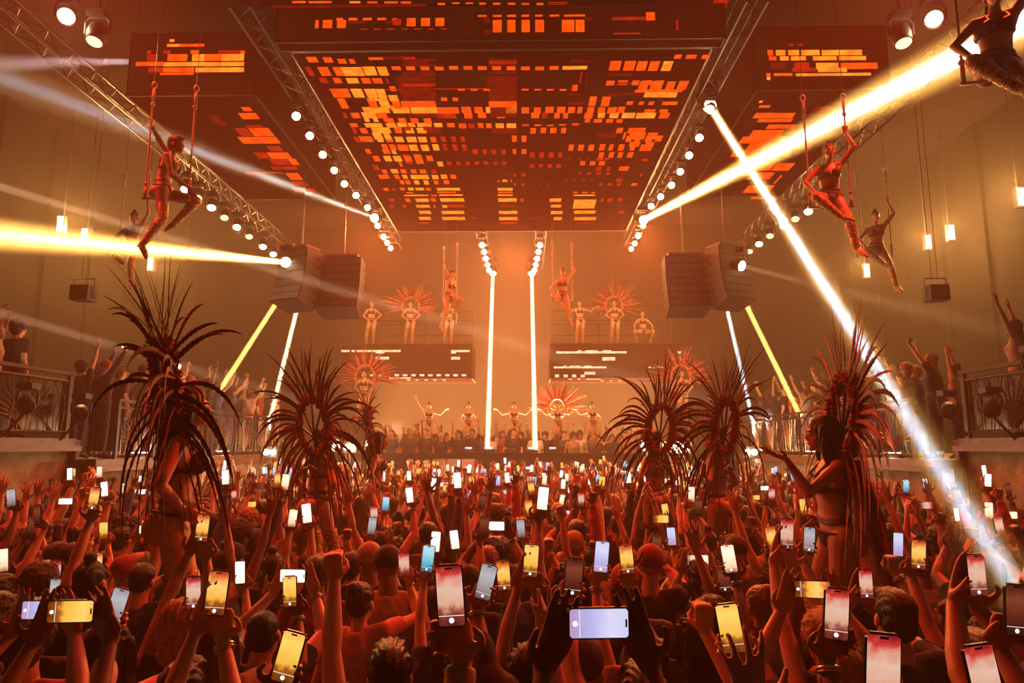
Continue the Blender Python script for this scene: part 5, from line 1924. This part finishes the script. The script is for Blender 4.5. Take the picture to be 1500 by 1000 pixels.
def poseA(m=1):
    """sitting on the bar facing +Y, the -m side leg hanging long, the +m leg bent up; -m arm up the rope"""
    f = Fig(True, True)
    f.pelvis = V((0, .0, .10)); f.waist = V((m * -.01, -.01, .26)); f.chest = V((0, .01, .44)); f.neck = V((m * -.02, .0, .61)); f.head = V((m * -.02, .03, .765))
    f.hx = V((1, 0, m * .12)).normalized(); f.sx = V((1, 0, -m * .10)).normalized()
    f.legT[-m] = (V((-m * .14, .20, -.24)), V((-m * .21, .22, -.66)), V((-m * .25, .31, -.76)))
    f.legT[m] = (V((m * .29, .30, .04)), V((-m * .00, .30, -.24)), V((-m * .09, .36, -.30)))
    f.armT[-m] = (V((-m * .265, .0, 1.06)), V((-m, .6, -.4)), V((0, .1, 1)), V((-m * .2, -1, 0)), 'rope')
    f.armT[m] = (V((m * .27, .20, .14)), V((m, -.5, .1)), V((0, .6, -.6)), V((-m * .3, -.3, -1)), 'relax')
    f.face = V((m * .15, 1, -.1)).normalized()
    return f


def poseB():
    """sitting astride the bar (bar along Y), facing +Y; one leg hanging back, one knee lifted"""
    f = Fig(True, True)
    f.pelvis = V((0, -.05, .10)); f.waist = V((0, -.06, .26)); f.chest = V((0, -.01, .43)); f.neck = V((0, .02, .60)); f.head = V((0, .07, .755))
    f.legT[1] = (V((.13, .02, -.30)), V((.13, -.20, -.66)), V((.13, -.16, -.79)))
    f.legT[-1] = (V((-.12, .34, .04)), V((-.10, .10, -.28)), V((-.10, .02, -.36)))
    f.armT[-1] = (V((-.02, -.27, 1.02)), V((-.6, -1, -.2)), V((0, .1, 1)), V((0, -1, 0)), 'rope')
    f.armT[1] = (V((.05, .28, .16)), V((.6, -.5, -.2)), V((0, .5, -.8)), V((-1, 0, -.2)), 'relax')
    f.face = V((.25, 1, -.1)).normalized()
    return f


SW = [(244, 292, 8.6, 'B', -80, 1, 'swing performer nearest on the left, one arm up, gold laced boots', 'rope swing of the nearest left performer', 'short', 1.55, 0),
      (1217, 303, 9.0, 'A', 176, 1, 'swing performer right of the crossing beams in gold laced boots', 'rope swing right of the crossing beams', 'topbun', 1.55, 0),
      (192, 372, 13.4, 'A', 178, 1, 'distant swing performer behind the nearest left one', 'far rope swing at the left', 'topbun', 1.7, 1),
      (1285, 375, 13.0, 'A', 172, 1, 'distant red-lit swing performer at the far right', 'far rope swing at the right', 'topbun', 1.7, 1),
      (1464, 116, 5.6, 'A', 165, 1, 'swing performer cut off by the top right corner', 'rope swing in the top right corner', 'ponytail', 1.6, 0),
      (659, 442, 18.6, 'B', -130, 1, 'swing performer over the left stage platform', 'rope swing over the left stage platform', 'short', 1.55, 1),
      (824, 440, 18.6, 'A', 180, 1, 'swing performer over the right stage platform', 'rope swing over the right stage platform', 'topbun', 1.55, 1)]
for (px, py, dd, ty, rz, m_, lb, ls, hr, h, far_) in SW:
    q = P(px, py, dd)
    f = poseA(m_) if ty == 'A' else poseB()
    e = empty('swing_performer', q, rad(rz))
    tag(e, lb, 'dancer', 'aerial performers on rope swings')
    dress(f, e, hair=hr, skin=1, top=.50, vox=.006 if not far_ else .009)
    s_ = swing(q + V((0, 0, -.0)), ls, .27, h, rad(rz + (90 if ty == 'B' else 0)), HZ if dd < 11 or abs(q.x) > 7.3 else ZS)

# ------------------------------------------------------------------ dancers on the stage platforms and riser
def stage_dancer(px, feet_py, dd, a1, a2, lb, fan=False, zf=None, cat='dancer', squat=False):
    q = P(px, feet_py, dd)
    f = Fig(True, True)
    stand_pose(f, a1, a2)
    if squat:
        for n_ in ('pelvis', 'waist', 'chest', 'neck', 'head'): setattr(f, n_, getattr(f, n_) - V((0, 0, .42)))
        f.armT = {}
        for k in (-1, 1):
            f.legT[k] = (V((k * .36, .22, .50)), V((k * .24, .05, .11)), V((k * .27, .17, .03)))
            f.armT[k] = (V((k * .34, .24, .58)), V((k, -.5, .2)), V((0, .5, -.6)), V((-k * .2, -.2, -1)), 'relax')
    e = empty('stage_dancer', (q.x, q.y, q.z if zf is None else zf), PI)
    tag(e, lb, 'dancer', 'costumed dancers around the stage')
    dress(f, e, hair='topbun', skin=0, vox=.011, face=False)
    if fan: headdress(e, f.head + V((0, -.14, -.05)), Matrix.Identity(3), .38, 56, .62, int(px), ['feather_pale', 'feather_red'], True, 'fan_headdress', PI * .62)
    return e


for (px, a1, a2, lb, fan, sq) in [(543, 'hips', 'hips', 'platform dancer on the far left with hands on hips', False, False), (600, 'hips', 'hips', 'platform dancer with pink feather fan on the left', True, False), (657, 'hips', 'down', 'platform dancer on the left below the swing', False, False),
                                  (850, 'out', 'out', 'platform dancer with arms spread right of the beams', False, False), (901, 'hips', 'hips', 'platform dancer with pink feather fan on the right', True, False), (942, 'hips', 'hips', 'squatting platform dancer on the far right', False, True)]:
    stage_dancer(px, 500, YD + .6, a1, a2, lb, fan, PLZ, squat=sq)
for (px, a1, a2, lb, fan) in [(628, 'up', 'out', 'riser dancer at left end with one arm flung out', False), (686, 'hips', 'down', 'second riser dancer from the left behind the guests', False), (753, 'out', 'out', 'riser dancer between the two beams, arms spread wide', False),
                              (817, 'out', 'out', 'riser dancer with feather fan right of the beams', True), (868, 'out', 'hips', 'riser dancer at right end with one arm out', False)]:
    stage_dancer(px, 640, 25.5, a1, a2, lb, fan, 2.05)
# two more fan dancers low beside the platforms
for (px, lb) in [(532, 'fan dancer in front of the left platform screen'), (1000, 'fan dancer in front of the right platform screen')]:
    q = P(px, 548, 22.5)
    e = stage_dancer(px, 600, 22.5, 'hips', 'hips', lb, True, q.z - 1.62)
    mb = MB(); mb.path([(q.x, q.y, .93), (q.x, q.y, q.z - 1.63)], .35, 24); o = mb.build('pedestal', M['black_metal']); tag(o, 'tall dark pedestal under the ' + lb, 'pedestal')

# ------------------------------------------------------------------ guests on the stage, the DJ, the terraces
def guest(i, p, yaw, sc, label, group, **kw):
    e, desc, d = person(i, p[0], p[1], p[2], yaw, sc, pr, **kw)
    tag(e, label or desc, 'person', group)
    return e, desc, d


e, _, d = guest(14, (P(752, 640, 21.2).x, 21.2, .93), PI, 1.03, 'DJ in a black T-shirt in the middle behind the desk', 'guests and DJ on the stage', cloth='black', hair='short', skin=0)
e, _, d = guest(14, (P(806 - 38, 640, 21.4).x + .35, 21.3, .93), PI + .3, .98, 'person in a white jacket beside the DJ', 'guests and DJ on the stage', cloth='white', hair='curly', skin=1)
n_ = 0
for row, (yy, z0) in enumerate(((21.3, .93), (22.1, .93), (22.9, .93), (23.7, .93))):
    xs = [x for x in np.arange(-5.0, 4.6, .58)]
    k_ = 0
    for x in xs:
        xx = x + pr.uniform(-.12, .12) + (row % 2) * .29
        if abs(yy - 22.5) < .7 and min(abs(xx - P(532, 548, 22.5).x), abs(xx - P(1000, 548, 22.5).x)) < .6: continue
        if row == 0 and abs(xx + .35) < 1.7: continue
        pi = pr.choice([14, 14, 14, 8, 9, 2, 3, 7, 16]) if row else 14
        ee, desc, d = guest(pi, (xx, yy + pr.uniform(-.12, .12), z0), PI + pr.uniform(-.5, .5), pr.uniform(.92, 1.04), None, 'guests and DJ on the stage')
        k_ += 1
        ee['label'] = '%s, %s from left in the %s stage row' % (desc, ORD[k_ - 1], ['front', 'second', 'third', 'back'][row])
for (s, X, X2) in TERR:
    nm = 'left' if s < 0 else 'right'
    for tier, (xe, zf, y0, y1, st, nrow) in enumerate(((X, 2.33, 7.4, 10.8, .50, 2), (X2, 1.99, 11.9, 20.6, .66, 2))):
        for r_ in range(nrow):
            y, k_ = y0 + .3 * r_, 0
            while y < y1:
                yy = y + pr.uniform(-.12, .12)
                pi = pr.choice([7, 10, 8, 9, 3, 15, 14, 14, 16, 12] if s > 0 else [14, 14, 14, 8, 9, 2, 14, 15, 12])
                yaw = pr.uniform(-.5, .3) if s < 0 else pr.uniform(-.2, .6)
                if s > 0: yaw += .45
                else: yaw -= .5
                ee, desc, d = guest(pi, (xe + s * (.48 + .62 * r_), yy, zf), yaw, pr.uniform(.94, 1.05), None, 'guests on the %s %s' % (nm, ['near balcony', 'far terrace'][tier]))
                k_ += 1
                ee['label'] = '%s, %s from camera, %s %s %s row' % (desc, ORD[k_ - 1], nm, ['balcony', 'terrace'][tier], ['front', 'rear'][r_])
                if d['phone'] is not None and tier == 0 and len(PHONES) < 300:
                    p_ = phone_of(ee, d, pr.choice(['dark', 'white']), False)
                    tag(p_, 'phone held on the %s balcony by the %s guest of the %s row' % (nm, ORD[k_ - 1], ['front', 'rear'][r_]), 'phone', 'phones on the balconies')
                y += st
